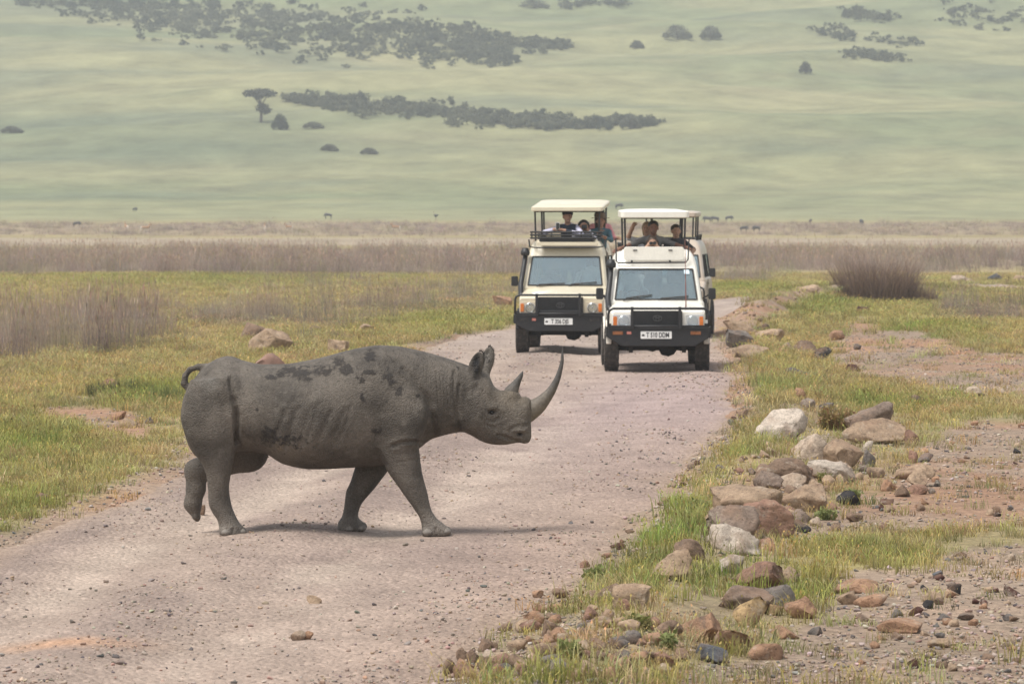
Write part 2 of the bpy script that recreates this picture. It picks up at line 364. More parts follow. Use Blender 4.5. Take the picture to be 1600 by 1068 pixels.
nt.links.new(c, p.inputs['Base Color']); p.inputs['Roughness'].default_value = .93; p.inputs['Specular IOR Level'].default_value = .2
bp = nd(nt, 'ShaderNodeBump'); bp.inputs['Strength'].default_value = .8; bp.inputs['Distance'].default_value = .025; ad = nd(nt, 'ShaderNodeMath', operation='SUBTRACT'); nt.links.new(n1.outputs['Fac'], ad.inputs[0]); nt.links.new(v1.outputs['Distance'], ad.inputs[1])
nt.links.new(ad.outputs[0], bp.inputs['Height']); nt.links.new(bp.outputs[0], p.inputs['Normal'])
tag(new_obj('dirt_road', me, None, m), 'pale dusty gravel road with wheel ruts', None, None, 'structure')
def ground_z(x, y):
    """surface a thing stands on, road or soil"""
    x = np.atleast_1d(np.asarray(x, float)); y = np.atleast_1d(np.asarray(y, float)); return np.where(road_in(x, y) > .1, road_z(x, y), height(x, y))

# ------------------------------------------------------------------ scattered stuff (instanced on points)
def scatter(name, pts, rotz, scl, cols, protos, idx, label, tilt=None):
    me = bpy.data.meshes.new(name); me.vertices.add(len(pts)); me.vertices.foreach_set('co', np.asarray(pts, np.float32).ravel())
    rot = np.zeros((len(pts), 3), np.float32); rot[:, 2] = rotz
    if tilt is not None: rot[:, :2] = tilt
    scl = np.asarray(scl, np.float32); scl = np.repeat(scl[:, None], 3, 1) if scl.ndim == 1 else scl
    for nm, ty, data, key in (('rot', 'FLOAT_VECTOR', rot, 'vector'), ('scl', 'FLOAT_VECTOR', scl, 'vector'), ('tint', 'FLOAT_COLOR', np.c_[cols, np.ones(len(pts))], 'color')):
        a = me.attributes.new(nm, ty, 'POINT'); a.data.foreach_set(key, np.asarray(data, np.float32).ravel())
    a = me.attributes.new('pick', 'INT', 'POINT'); a.data.foreach_set('value', np.asarray(idx, np.int32))
    o = new_obj(name, me); col = bpy.data.collections.new(name + '_kinds')
    for q in protos: col.objects.link(q)
    ng = bpy.data.node_groups.new(name, 'GeometryNodeTree')
    ng.interface.new_socket('Geometry', in_out='INPUT', socket_type='NodeSocketGeometry'); ng.interface.new_socket('Geometry', in_out='OUTPUT', socket_type='NodeSocketGeometry')
    gi = ng.nodes.new('NodeGroupInput'); go = ng.nodes.new('NodeGroupOutput'); ip = ng.nodes.new('GeometryNodeInstanceOnPoints'); ci = ng.nodes.new('GeometryNodeCollectionInfo')
    ci.inputs['Collection'].default_value = col; ci.inputs['Separate Children'].default_value = True; ci.inputs['Reset Children'].default_value = True
    ip.inputs['Pick Instance'].default_value = True
    def na(nm, ty):
        n = ng.nodes.new('GeometryNodeInputNamedAttribute'); n.data_type = ty; n.inputs['Name'].default_value = nm; return n.outputs['Attribute']
    L = ng.links.new
    L(gi.outputs[0], ip.inputs['Points']); L(ci.outputs[0], ip.inputs['Instance']); L(na('pick', 'INT'), ip.inputs['Instance Index'])
    L(na('rot', 'FLOAT_VECTOR'), ip.inputs['Rotation']); L(na('scl', 'FLOAT_VECTOR'), ip.inputs['Scale']); L(ip.outputs[0], go.inputs[0])
    md = o.modifiers.new('scatter', 'NODES'); md.node_group = ng
    return tag(o, label, None, None, 'stuff')
def tint_mat(name, rough=.8, trans=.35, bump=0):
    m, nt, p = new_mat(name); t = nd(nt, 'ShaderNodeAttribute', attribute_name='tint', attribute_type='INSTANCER'); v = nd(nt, 'ShaderNodeAttribute', attribute_name='Col')
    c = mix(nt, 1.0, t.outputs['Color'], v.outputs['Color'], 'MULTIPLY'); nt.links.new(c, p.inputs['Base Color']); p.inputs['Roughness'].default_value = rough; p.inputs['Specular IOR Level'].default_value = .2
    if trans:
        tr = nd(nt, 'ShaderNodeBsdfTranslucent'); nt.links.new(c, tr.inputs['Color']); mx = nd(nt, 'ShaderNodeMixShader'); mx.inputs[0].default_value = trans
        nt.links.new(p.outputs[0], mx.inputs[1]); nt.links.new(tr.outputs[0], mx.inputs[2]); nt.links.new(mx.outputs[0], nt.nodes['Material Output'].inputs['Surface'])
    return m
GRASSM = tint_mat('grass_blades')
def blades(n, rad, h0, h1, wid, lean, rg, seg=2, head=0.0):
    """tuft of tapering bent blades; returns V, F(tri), colours"""
    V = []; F = []; Cc = []
    for k in range(n):
        a = rg.uniform(0, 6.283); q = rad * math.sqrt(rg.uniform(0, 1)); bx, by = q * math.cos(a), q * math.sin(a)
        h = rg.uniform(h0, h1); d = rg.uniform(0, 6.283); le = lean * rg.uniform(.2, 1) * h; dx, dy = math.cos(d) * le, math.sin(d) * le
        wx, wy = -math.sin(d + rg.uniform(-1, 1)) * wid * .5, math.cos(d + rg.uniform(-1, 1)) * wid * .5; sh = rg.uniform(.7, 1.3); n0 = len(V)
        if seg == 2:
            V += [(bx - wx, by - wy, -.01), (bx + wx, by + wy, -.01), (bx + dx * .35 - wx * .8, by + dy * .35 - wy * .8, h * .6), (bx + dx * .35 + wx * .8, by + dy * .35 + wy * .8, h * .6), (bx + dx, by + dy, h)]
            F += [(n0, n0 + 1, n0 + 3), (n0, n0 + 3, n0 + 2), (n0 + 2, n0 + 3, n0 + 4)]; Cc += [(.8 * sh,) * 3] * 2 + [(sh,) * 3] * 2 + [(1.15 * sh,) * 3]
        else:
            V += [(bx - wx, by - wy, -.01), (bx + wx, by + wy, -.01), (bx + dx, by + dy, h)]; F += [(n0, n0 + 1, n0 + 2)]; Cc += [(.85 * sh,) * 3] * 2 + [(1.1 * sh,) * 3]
        if head and rg.uniform(0, 1) < head:
            n0 = len(V); V += [(bx + dx, by + dy, h * .86), (bx + dx * 1.05 + wx * 2.2, by + dy * 1.05 + wy * 2.2, h * .95), (bx + dx * 1.15, by + dy * 1.15, h * 1.08), (bx + dx * 1.05 - wx * 2.2, by + dy * 1.05 - wy * 2.2, h * .95)]
            F += [(n0, n0 + 1, n0 + 2), (n0, n0 + 2, n0 + 3)]; Cc += [(1.2 * sh, 1.05 * sh, .95 * sh)] * 4
    return np.array(V), np.array(F), np.array(Cc)
def tuft_proto(nm, mat, *a, **k):
    V, F, Cc = blades(*a, **k); me = np_mesh(nm, V, F, False, Cc); me.materials.append(mat); return bpy.data.objects.new(nm, me)
rg = random.Random(3)
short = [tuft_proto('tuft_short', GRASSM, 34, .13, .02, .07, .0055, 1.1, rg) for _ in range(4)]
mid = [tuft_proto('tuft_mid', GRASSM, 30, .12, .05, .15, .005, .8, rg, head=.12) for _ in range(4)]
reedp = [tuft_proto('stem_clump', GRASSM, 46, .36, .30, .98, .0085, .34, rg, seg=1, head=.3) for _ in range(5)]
def jit(c, s): return np.clip(c * (1 + rng.normal(0, s, (len(c), 1))) * (1 + rng.normal(0, s * .35, (len(c), 3))), .01, .9)
# near grass: more and finer tufts up close
N = 190000
y = 23 + (205 - 23) * rng.uniform(0, 1, N) ** 1.45; x = y * rng.uniform(-.16, .16, N)
z = height(x, y); L = layout(x, y, z)
dens = (1 - L['dirt']) ** 1.6 * L['cover'] * np.where(L['rd'] > -.05, 0, 1) + .035 * (L['rd'] < -.05)
keep = rng.uniform(0, 1, N) < dens * np.clip(y / 60, .45, 1) * .85
x, y, z = x[keep], y[keep], z[keep]; L = {k: v[keep] for k, v in L.items()}
gc = lerp(np.tile(cv(.37, .305, .125), (len(x), 1)), cv(.25, .275, .072), np.clip(L['green'] * 1.15, 0, 1)); gc = lerp(gc, cv(.42, .335, .19), sstep(.45, .7, L['g'] * .5 + rng.uniform(0, 1, len(x)) * .5) * (1 - L['green']) * .8)
gc = lerp(gc, cv(.29, .235, .165), L['reed'] * .7)
tall = rng.uniform(0, 1, len(x)) < (.08 + .30 * L['green'])
sc = rng.uniform(.7, 1.35, len(x)) * np.clip(y / 45, 1, 3.2)
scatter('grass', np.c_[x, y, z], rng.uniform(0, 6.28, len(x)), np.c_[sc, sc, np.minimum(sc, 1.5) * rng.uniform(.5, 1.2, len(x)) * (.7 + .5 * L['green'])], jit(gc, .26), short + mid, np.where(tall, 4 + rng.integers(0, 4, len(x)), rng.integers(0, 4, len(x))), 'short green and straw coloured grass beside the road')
# tall dry stems, clumps and far bands
def reeds(N, y0, y1, spread, thr, s0, pw):
    y = y0 + (y1 - y0) * rng.uniform(0, 1, N) ** pw; x = y * rng.uniform(-spread, spread, N); z = height(x, y); L = layout(x, y, z)
    gap = sstep(.40, .56, fbm2(x / 1.3, y / 4.5, 73, 3)) if y1 < 200 else .45 + .55 * sstep(.38, .56, fbm2(x / 5, y / 14, 74, 3))
    k = rng.uniform(0, 1, N) < L['reed'] * thr * gap; x, y, z = x[k], y[k], z[k]; n = len(x)
    c = lerp(np.tile(cv(.40, .325, .26), (n, 1)), cv(.29, .23, .20), rng.uniform(0, 1, n)); c = lerp(c, cv(.36, .29, .17), sstep(.55, .8, fbm2(x / 4, y / 6, 71)) * .8); c = lerp(c, cv(.21, .155, .145), sstep(.5, .66, fbm2(x / 2.5, y / 7, 75)) * .75); c = lerp(c, cv(.25, .24, .10), (rng.uniform(0, 1, n) < .12) * .8)
    vis = fbm2(x / 2.0, y / 6.0, 72); s = s0 * rng.uniform(.5, 1.3, n) * (.25 + 1.5 * vis)
    return np.c_[x, y, z], s, jit(c, .13)
sets = [reeds(15000, 78, 180, .15, .62, .82, 1.0), reeds(14000, 180, 330, .15, .8, .80, 1.1), reeds(13000, 380, 640, .15, .6, .58, 1.0)]
P = np.concatenate([s[0] for s in sets]); Sc = np.concatenate([np.c_[s[1] * k, s[1] * k, s[1]] for s, k in zip(sets, (1, 1.7, 3.2))]); Cl = np.concatenate([s[2] for s in sets])
scatter('dry_stems', P, rng.uniform(0, 6.28, len(P)), Sc, Cl, reedp, rng.integers(0, 5, len(P)), 'tall purple brown dry stems standing across the plain')
# ------------------------------------------------------------------ smooth solids: signed distance on a grid, then surface nets
def cub(xq, xs, fs):
    """monotone-ish cubic through stations"""
    xs = np.asarray(xs, float); fs = np.asarray(fs, float); d = np.diff(fs) / np.diff(xs); mm = np.r_[d[0], np.where(d[:-1] * d[1:] > 0, 2 * d[:-1] * d[1:] / (d[:-1] + d[1:] + 1e-12), 0), d[-1]]
    i = np.clip(np.searchsorted(xs, xq) - 1, 0, len(xs) - 2); h = xs[i + 1] - xs[i]; t = np.clip((xq - xs[i]) / h, 0, 1)
    return (1 + 2 * t) * (1 - t) ** 2 * fs[i] + t * (1 - t) ** 2 * h * mm[i] + t * t * (3 - 2 * t) * fs[i + 1] + t * t * (t - 1) * h * mm[i + 1]
class Solid:
    def __init__(s, lo, hi, vox):
        s.lo = np.array(lo, float); s.h = vox; s.n = np.ceil((np.array(hi) - s.lo) / vox).astype(int) + 1; s.F = np.full(s.n, 1.0, np.float32)
        s.ax = [s.lo[k] + np.arange(s.n[k]) * vox for k in range(3)]
    def _win(s, lo, hi, pad):
        sl = []
        for k in range(3):
            a = int(np.clip((lo[k] - pad - s.lo[k]) / s.h, 0, s.n[k] - 1)); b = int(np.clip((hi[k] + pad - s.lo[k]) / s.h + 2, a + 1, s.n[k])); sl.append(slice(a, b))
        g = np.meshgrid(*[s.ax[k][sl[k]] for k in range(3)], indexing='ij', sparse=True)
        return tuple(sl), g
    def _mix(s, sl, d, k, sub=False):
        f = s.F[sl]
        if sub: d = -d; h = np.clip(.5 - .5 * (f - d) / k, 0, 1); s.F[sl] = f + (d - f) * h + k * h * (1 - h) if True else f
        else: h = np.clip(.5 + .5 * (d - f) / k, 0, 1); s.F[sl] = d + (f - d) * h - k * h * (1 - h)
    def cone(s, a, b, ra, rb, k=.04, ys=1.0, sub=False):
        a = np.array(a, float); b = np.array(b, float); r = max(ra, rb) * max(1, ys)
        sl, (X, Y, Z) = s._win(np.minimum(a, b) - r, np.maximum(a, b) + r, k * 1.5 + .03)
        ab = b - a; L2 = max(ab @ ab, 1e-9); t = np.clip(((X - a[0]) * ab[0] + (Y - a[1]) * ab[1] + (Z - a[2]) * ab[2]) / L2, 0, 1)
        d = np.sqrt((X - a[0] - t * ab[0]) ** 2 + ((Y - a[1] - t * ab[1]) / ys) ** 2 + (Z - a[2] - t * ab[2]) ** 2) - (ra + (rb - ra) * t)
        s._mix(sl, d, k, sub)
    def chain(s, pts, rs, k=.04, ys=1.0):
        for i in range(len(pts) - 1): s.cone(pts[i], pts[i + 1], rs[i], rs[i + 1], k, ys)
    def ell(s, c, r, k=.03, rot=None, sub=False):
        c = np.array(c, float); r = np.array(r, float); m = r.max(); sl, (X, Y, Z) = s._win(c - m, c + m, k * 1.5 + .03)
        q = [X - c[0] + 0 * Y + 0 * Z, Y - c[1] + 0 * X + 0 * Z, Z - c[2] + 0 * X + 0 * Y]
        if rot is not None: Rm = np.array(rot.transposed()); q = [Rm[i][0] * q[0] + Rm[i][1] * q[1] + Rm[i][2] * q[2] for i in range(3)]
        rr = np.sqrt(sum((q[i] / r[i]) ** 2 for i in range(3))); d = (rr - 1) * r.min() if m / r.min() < 1.6 else (rr - 1) * rr / (np.sqrt(sum((q[i] / r[i] ** 2) ** 2 for i in range(3))) + 1e-9)
        s._mix(sl, d, k, sub)
    def loft(s, axis, st, k=.05, n=2.2):
        """stations (pos, lo, hi, mid_y, half_y): axis 'x' gives upright slices, 'z' level slices"""
        st = np.array(sorted(st)); p0, p1 = st[0, 0], st[-1, 0]; y0 = (st[:, 3] - st[:, 4]).min(); y1 = (st[:, 3] + st[:, 4]).max()
        lo = (p0, y0, st[:, 1].min()) if axis == 'x' else (st[:, 1].min(), y0, p0); hi = (p1, y1, st[:, 2].max()) if axis == 'x' else (st[:, 2].max(), y1, p1)
        sl, (X, Y, Z) = s._win(lo, hi, k * 1.5 + .03); A, B = (X, Z) if axis == 'x' else (Z, X)
        a = A.ravel(); g = [cub(a, st[:, 0], st[:, j]).reshape(A.shape) for j in (1, 2, 3, 4)]
        hb = np.maximum((g[1] - g[0]) / 2, .005); cb = (g[0] + g[1]) / 2; hy = np.maximum(g[3], .005)
        r = (np.abs((B - cb) / hb) ** n + np.abs((Y - g[2]) / hy) ** n) ** (1 / n)
        d = (r - 1) * np.minimum(hb, hy); out = np.maximum(p0 - A, A - p1)
        s._mix(sl, np.where(out > 0, np.sqrt(np.maximum(d, 0) ** 2 + out ** 2), np.maximum(d, out)), k)
    def mesh(s):
        F = s.F; neg = F < 0; n = s.n; cs = tuple(n - 1)
        cnt = np.zeros(cs, np.int8); acc = np.zeros(cs + (3,), np.float32); num = np.zeros(cs, np.float32)
        for c in np.ndindex(2, 2, 2): cnt += neg[c[0]:c[0] + cs[0], c[1]:c[1] + cs[1], c[2]:c[2] + cs[2]]
        act = (cnt > 0) & (cnt < 8); I = np.argwhere(act); vid = np.full(cs, -1, np.int64); vid[act] = np.arange(len(I))
        P = np.zeros((len(I), 3)); W = np.zeros(len(I))
        for axis in range(3):
            for o in np.ndindex(2, 2):
                c0 = [0, 0, 0]; oth = [k for k in range(3) if k != axis]; c0[oth[0]], c0[oth[1]] = o; c1 = list(c0); c1[axis] = 1
                f0 = F[tuple((I + c0).T)]; f1 = F[tuple((I + c1).T)]; m = (f0 < 0) != (f1 < 0); t = np.where(m, f0 / np.where(m, f0 - f1, 1), 0)
                q = np.tile(np.array(c0, float), (len(I), 1)); q[:, axis] = t; P[m] += q[m]; W[m] += 1
        V = s.lo + (I + P / W[:, None]) * s.h; Q = []
        for axis in range(3):
            a, b = [k for k in range(3) if k != axis]; sl0 = [slice(None)] * 3; sl1 = [slice(None)] * 3; sl0[axis] = slice(0, -1); sl1[axis] = slice(1, None)
            ch = neg[tuple(sl0)] != neg[tuple(sl1)]; E = np.argwhere(ch); E = E[(E[:, a] > 0) & (E[:, b] > 0) & (E[:, a] < n[a] - 1) & (E[:, b] < n[b] - 1)]
            def cell(da, db): q = E.copy(); q[:, a] -= da; q[:, b] -= db; return vid[tuple(q.T)]
            quad = np.stack([cell(1, 1), cell(0, 1), cell(0, 0), cell(1, 0)], -1); fl = neg[tuple(E.T)] ^ (axis == 1)
            Q.append(np.where(fl[:, None], quad, quad[:, ::-1]))
        return V, np.concatenate(Q)
def vnormals(V, Q):
    n = np.cross(V[Q[:, 2]] - V[Q[:, 0]], V[Q[:, 3]] - V[Q[:, 1]]); N = np.zeros_like(V)
    for k in range(4): np.add.at(N, Q[:, k], n)
    return N / (np.linalg.norm(N, axis=1, keepdims=True) + 1e-12)
def seg_dist(x, z, pts):
    d = np.full(len(x), 1e9)
    for (x0, z0), (x1, z1) in zip(pts[:-1], pts[1:]):
        ex, ez = x1 - x0, z1 - z0; t = np.clip(((x - x0) * ex + (z - z0) * ez) / (ex * ex + ez * ez + 1e-12), 0, 1); d = np.minimum(d, np.hypot(x - x0 - t * ex, z - z0 - t * ez))
    return d

# ------------------------------------------------------------------ the rhinoceros (profile measured from the photograph, metres from px 500 / foot line)
M1 = 1 / (2.424 * 187)
def B(zx, zy): return ((zx / 2.424 + 260 - 500) / 187, (802 - zy) * M1)          # body tracing -> x, z
def H(x2, y2): return B(1018.1 + .4538 * x2, 48.5 + .4538 * y2)                    # head tracing -> x, z
def bx(zx): return B(zx, 0)[0]
def bz(zy): return B(0, zy)[1]
rh = Solid((-1.35, -.62, -.02), (1.87, .62, 1.66), .0125)
rh.loft('x', [(bx(a), bz(b), bz(t), 0, hw) for a, t, b, hw in [(64, 300, 400, .08), (84, 248, 470, .22), (120, 196, 515, .32), (160, 160, 522, .365), (195, 140, 515, .39), (235, 131, 500, .41), (300, 150, 490, .44), (370, 162, 499, .475), (450, 160, 541, .505), (550, 146, 559, .52), (650, 121, 557, .51), (740, 98, 549, .475), (800, 91, 546, .45), (860, 92, 538, .43), (920, 103, 505, .395), (960, 112, 478, .355), (1000, 122, 447, .31), (1050, 136, 431, .27), (1100, 152, 416, .24), (1150, 172, 400, .20)]], k=.05, n=2.25)
rh.loft('x', [(H(a, 0)[0], H(0, b)[1], H(0, t)[1], 0, hw) for a, t, b, hw in [(100, 330, 790, .14), (200, 296, 795, .185), (300, 288, 845, .20), (380, 292, 890, .20), (440, 330, 912, .195), (490, 432, 920, .18), (545, 475, 925, .162), (620, 512, 918, .15), (700, 545, 905, .14), (745, 556, 906, .13), (775, 610, 898, .11), (792, 700, 882, .085), (803, 765, 850, .05)]], k=.05, n=2.5)
def leg(rows, ycen, n=2.3):
    rh.loft('z', [(bz(zy), bx(a), bx(b), ycen if len(q) < 2 else q[1], q[0]) for zy, a, b, *q in rows], k=.045, n=n)
leg([(215, 100, 258, .13, -.27), (300, 70, 267, .17, -.27), (360, 64, 272, .185, -.27), (420, 77, 274, .185, -.265), (480, 106, 270, .17), (530, 140, 259, .15), (580, 158, 249, .125), (630, 164, 243, .108), (680, 166, 250, .10), (715, 181, 262, .098), (750, 202, 280, .105), (778, 206, 300, .115), (802, 206, 308, .112)], -.255)
leg([(330, 800, 985, .12, -.28), (400, 800, 976, .14, -.28), (470, 808, 958, .14, -.27), (545, 831, 968, .125), (590, 860, 977, .115), (640, 894, 990, .10), (700, 938, 1004, .093), (735, 960, 1024, .097), (762, 968, 1056, .11), (785, 970, 1078, .118), (803, 968, 1080, .115)], -.26)
leg([(470, 745, 880, .12), (550, 713, 848, .12), (610, 694, 807, .11), (660, 673, 767, .098), (710, 668, 729, .092), (745, 660, 721, .095), (775, 643, 742, .112), (802, 643, 747, .11)], .25)
def P3(zx, zy, y): q = B(zx, zy); return (q[0], y, q[1])
def H3(a, b, y): q = H(a, b); return (q[0], y, q[1])
rh.chain([P3(215, 380, .24), P3(300, 498, .25), P3(103, 572, .25), P3(102, 640, .25), P3(90, 700, .25), P3(106, 756, .25)], [.20, .165, .093, .074, .068, .028], k=.045)
# toes and soles
for zx, zy, y, r in [(1050, 783, -.30, .058), (995, 784, -.335, .058), (1058, 785, -.20, .052), (236, 784, -.33, .055), (284, 784, -.28, .056), (282, 786, -.19, .05), (728, 784, .22, .052), (690, 786, .17, .052), (733, 785, .30, .05), (100, 748, .22, .030), (110, 750, .27, .028)]:
    rh.ell(P3(zx, zy, y), (r, r * .9, r * .75), k=.014)
# tail, curled back to the rump
rh.chain([P3(165, 172, 0), P3(120, 171, 0), P3(88, 182, 0), P3(70, 207, 0), P3(68, 235, 0), P3(84, 256, -.01)], [.034, .026, .025, .026, .03, .026], k=.02)
# ears: cupped leaves
def ear(cx, cy, dx, dy, half, wide, yy, open_y, base):
    c = np.array(H3(cx, cy, yy)); u = Vector((dx, 0, -dy)).normalized(); v = Vector((0, 1, 0)); wv = u.cross(v)
    Rm = Matrix((wv, v, u)).transposed(); rh.ell(c, (wide, .036, half), k=.02, rot=Rm)
    rh.ell(c + np.array(wv * .012) + np.array(u * .02) + np.array((0, open_y * .042, 0)), (wide * .62, .036, half * .8), k=.012, rot=Rm, sub=True)
    rh.cone(base, c, .045, .03, k=.04)
ear(338, 262, 82, -225, .135, .06, -.135, -1, H3(318, 400, -.12))
ear(436, 215, 30, -175, .112, .052, .13, -1, H3(410, 330, .11))
# brow, eye socket, cheek, nostril, mouth, horn bosses
rh.ell(H3(455, 600, -.165), (.06, .035, .035), k=.03); rh.ell(H3(455, 600, .165), (.06, .035, .035), k=.03)
for sg in (-1, 1):
    rh.ell(H3(473, 645, sg * .185), (.034, .022, .018), k=.012, sub=True); rh.ell(H3(470, 672, sg * .165), (.05, .03, .016), k=.015)
    rh.ell(H3(706, 826, sg * .135), (.034, .03, .022), k=.012, sub=True); rh.ell(H3(700, 795, sg * .115), (.06, .03, .016), k=.02)
    rh.ell(H3(290, 640, sg * .15), (.13, .06, .15), k=.06)
    rh.ell(P3(905, 360, sg * .36), (.16, .09, .22), k=.08); rh.ell(P3(215, 250, sg * .33), (.12, .08, .10), k=.08)
rh.ell(H3(752, 868, 0), (.045, .10, .036), k=.03); rh.ell(H3(625, 520, 0), (.085, .085, .06), k=.04); rh.ell(H3(760, 640, 0), (.06, .115, .12), k=.03)
V, Q = rh.mesh()
for _ in range(2):                                                   # one light smoothing pass of the net
    A = np.zeros_like(V); Cn = np.zeros(len(V))
    for a, b in ((0, 1), (1, 2), (2, 3), (3, 0)):
        np.add.at(A, Q[:, a], V[Q[:, b]]); np.add.at(A, Q[:, b], V[Q[:, a]]); np.add.at(Cn, Q[:, a], 1); np.add.at(Cn, Q[:, b], 1)
    V = V * .5 + .5 * A / Cn[:, None]
Nn = vnormals(V, Q); vx, vy, vz = V.T
side = np.clip(np.abs(Nn[:, 1]) * 1.6, 0, 1)
disp = np.zeros(len(V))
wob_x = vx + (fbm3(V * 5, 81, 3) - .5) * .06; wob_z = vz + (fbm3(V * 5 + 9, 82, 3) - .5) * .06
def crease(pts, depth, width, f=B, near_only=False, lip=.35):
    global disp
    d = seg_dist(wob_x if width > .007 else vx, wob_z if width > .007 else vz, [f(*q) for q in pts]); g = np.exp(-(d / width) ** 2) - lip * np.exp(-((d - width * 2.2) / (width * 1.3)) ** 2)
    disp = disp - depth * g * side * ((vy < .02) if near_only else 1)
crease([(256, 205), (262, 260), (270, 310), (274, 360), (276, 410), (280, 455)], .026, .016, lip=.2); crease([(268, 290), (274, 360), (277, 410), (281, 455)], .016, .020, lip=.1); crease([(274, 350), (277, 410), (282, 460)], .016, .022, lip=.1)
crease([(275, 330), (290, 390), (320, 440), (362, 485)], .012, .02)
crease([(900, 175), (950, 225), (990, 285), (1014, 360), (1012, 435)], .016, .018)
crease([(865, 462), (905, 443), (945, 443), (978, 460)], .024, .014); crease([(800, 480), (830, 545)], .014, .016)
crease([(1095, 190), (1085, 260), (1095, 330), (1108, 405)], .014, .013)
for k in range(6): crease([(1025 + 13 * k, 185 + 8 * k), (1030 + 12 * k, 270), (1040 + 11 * k, 395 - 2 * k)], .0055, .007)
for k in range(7):
    x0 = 400 + 41 * k + 9 * (k % 3); crease([(x0 + 60, 330 - 9 * (k % 4)), (x0 + 35, 390), (x0 + 5, 455 + 8 * (k % 3))], .0060, .018, lip=.6)
for k in range(3): crease([(845 + 16 * k, 470 + 30 * k), (935 + 8 * k, 462 + 26 * k)], .005, .008)
crease([(530, 842), (580, 848), (640, 868), (705, 893)], .018, .011, H); crease([(640, 770), (700, 748), (760, 752)], .010, .010, H); crease([(630, 800), (660, 775), (740, 772)], .008, .008, H)
for k in range(4): crease([(515 + 22 * k, 610 + 6 * k), (540 + 18 * k, 650 + 4 * k), (520 + 16 * k, 715 - 6 * k)], .006, .008, H)
crease([(385, 680), (420, 740), (500, 770)], .008, .012, H); crease([(395, 640), (430, 700), (490, 712), (520, 680)], .009, .008, H)
for k in range(3): crease([(235 + 8 * k, 470 + 22 * k), (300 + 10 * k, 455 + 20 * k), (360, 400 + 20 * k)], .006, .009, H)
crease([(205, 420), (190, 600), (200, 780)], .014, .016, H)
for zx, zy in [(1022, 770), (262, 772)]: crease([(zx, zy), (zx, zy + 32)], .016, .008)
disp += (fbm3(V * 6, 83, 3) - .5) * .013 * np.clip(vz / .3, .3, 1) + (fbm3(V * 30, 84, 3) - .5) * .0035
# skin colour: dry mud coat with darker wet patches and dusty face and feet
base = lerp(np.tile(cv(.104, .089, .074), (len(V), 1)), cv(.140, .120, .099), fbm3(V * 3.5, 85, 4) * 1.3 - .15)
def patch(c, r, f=B):
    q = f(*c); return np.exp(-(((vx - q[0]) / r[0]) ** 2 + ((vz - q[1]) / r[1]) ** 2))
pn = fbm3(V * 15, 86, 4); pn2 = fbm3(V * 26, 87, 3)
dk = sstep(.50, .60, pn * .6 + pn2 * .4 + .10 * patch((450, 440), (.2, .08))) * np.clip(1.8 * (patch((470, 440), (.22, .085)) + patch((395, 405), (.07, .06))), 0, 1)
chips = np.zeros(len(V))
for cx, cy, rx, ry in [(775, 125, .035, .05), (745, 220, .04, .03), (775, 185, .05, .022), (840, 200, .06, .04), (748, 280, .02, .05), (885, 260, .03, .05), (690, 175, .05, .035), (660, 150, .05, .03), (600, 185, .05, .02), (510, 190, .07, .035), (405, 205, .05, .02), (470, 180, .06, .02), (800, 408, .05, .025), (860, 225, .05, .03), (540, 210, .05, .02), (955, 275, .03, .02), (440, 195, .03, .03), (355, 325, .015, .02)]:
    chips = np.maximum(chips, patch((cx, cy), (rx, ry)))
mud = np.clip(chips * .95 + .55 * np.clip(patch((470, 440), (.24, .085)) + patch((395, 405), (.08, .06)), 0, 1) * 1.25 + .18 * sstep(1.2, 1.42, vz) + .28 * patch((600, 185), (.35, .05)), 0, 1) * (vy < .35); chips = chips * 0
top_dk = sstep(.55, .75, fbm3(V * 6, 88, 4)) * sstep(1.25, 1.4, vz) * .35
base = lerp(base, cv(.030, .026, .025), np.clip(top_dk, 0, 1) * (vy < .45))
base = lerp(base, cv(.20, .155, .105), .55 * patch((440, 470), (.10, .05)) * sstep(.45, .6, pn2))
face = sstep(H(330, 0)[0], H(700, 0)[0], vx) * sstep(H(0, 800)[1], H(0, 480)[1], vz); base = lerp(base, cv(.235, .19, .14), face * .6 * (.5 + pn))
base = lerp(base, cv(.27, .235, .20), sstep(.22, .02, vz) * .45); base = lerp(base, cv(.19, .175, .155), patch((180, 220), (.12, .08)) * sstep(.45, .6, pn) * .7)
base = lerp(base, cv(.012, .011, .011), np.clip(patch((345, 250), (.038, .11), H) * 1.3 * (Nn[:, 1] < -.2) * (vy < -.05), 0, 1)); base = lerp(base, cv(.17, .155, .135), patch((440, 200), (.05, .09), H) * (vy > .05) * .8)  # near ear hollow coloured near black; far ear painted lighter, as if lit
for sg in (-1, 1): base = lerp(base, cv(.015, .012, .012), np.clip(patch((708, 827), (.022, .014), H) * 1.4 * (vy * sg > .05), 0, 1)); base = lerp(base, cv(.05, .042, .038), patch((473, 646), (.035, .02), H) * .8)
disp += mud * .006 * (pn2 - .4)
V = V + Nn * disp[:, None]; V[:, 2] = np.maximum(V[:, 2], 0.0)
rme = np_mesh('body', V, Q, True, base); a_m = rme.attributes.new('mud', 'FLOAT', 'POINT'); a_m.data.foreach_set('value', mud.astype(np.float32))
m, nt, p = new_mat('rhinoceros_hide'); a_ = nd(nt, 'ShaderNodeAttribute', attribute_name='Col'); tc = nd(nt, 'ShaderNodeTexCoord')
vo = nd(nt, 'ShaderNodeTexVoronoi'); vo.inputs['Scale'].default_value = 80; nt.links.new(tc.outputs['Object'], vo.inputs['Vector']); n1 = noise(nt, 46, 8, .7, tc.outputs['Object']); n2 = noise(nt, 5, 5, .6, tc.outputs['Object'])
c = mix(nt, 1.0, a_.outputs['Color'], ramp(nt, n1.outputs['Fac'], [(.3, .72), (.7, 1.25)]).outputs[0], 'MULTIPLY'); c = mix(nt, 1.0, c, ramp(nt, vo.outputs['Distance'], [(.0, 1.12), (.6, .86)]).outputs[0], 'MULTIPLY')
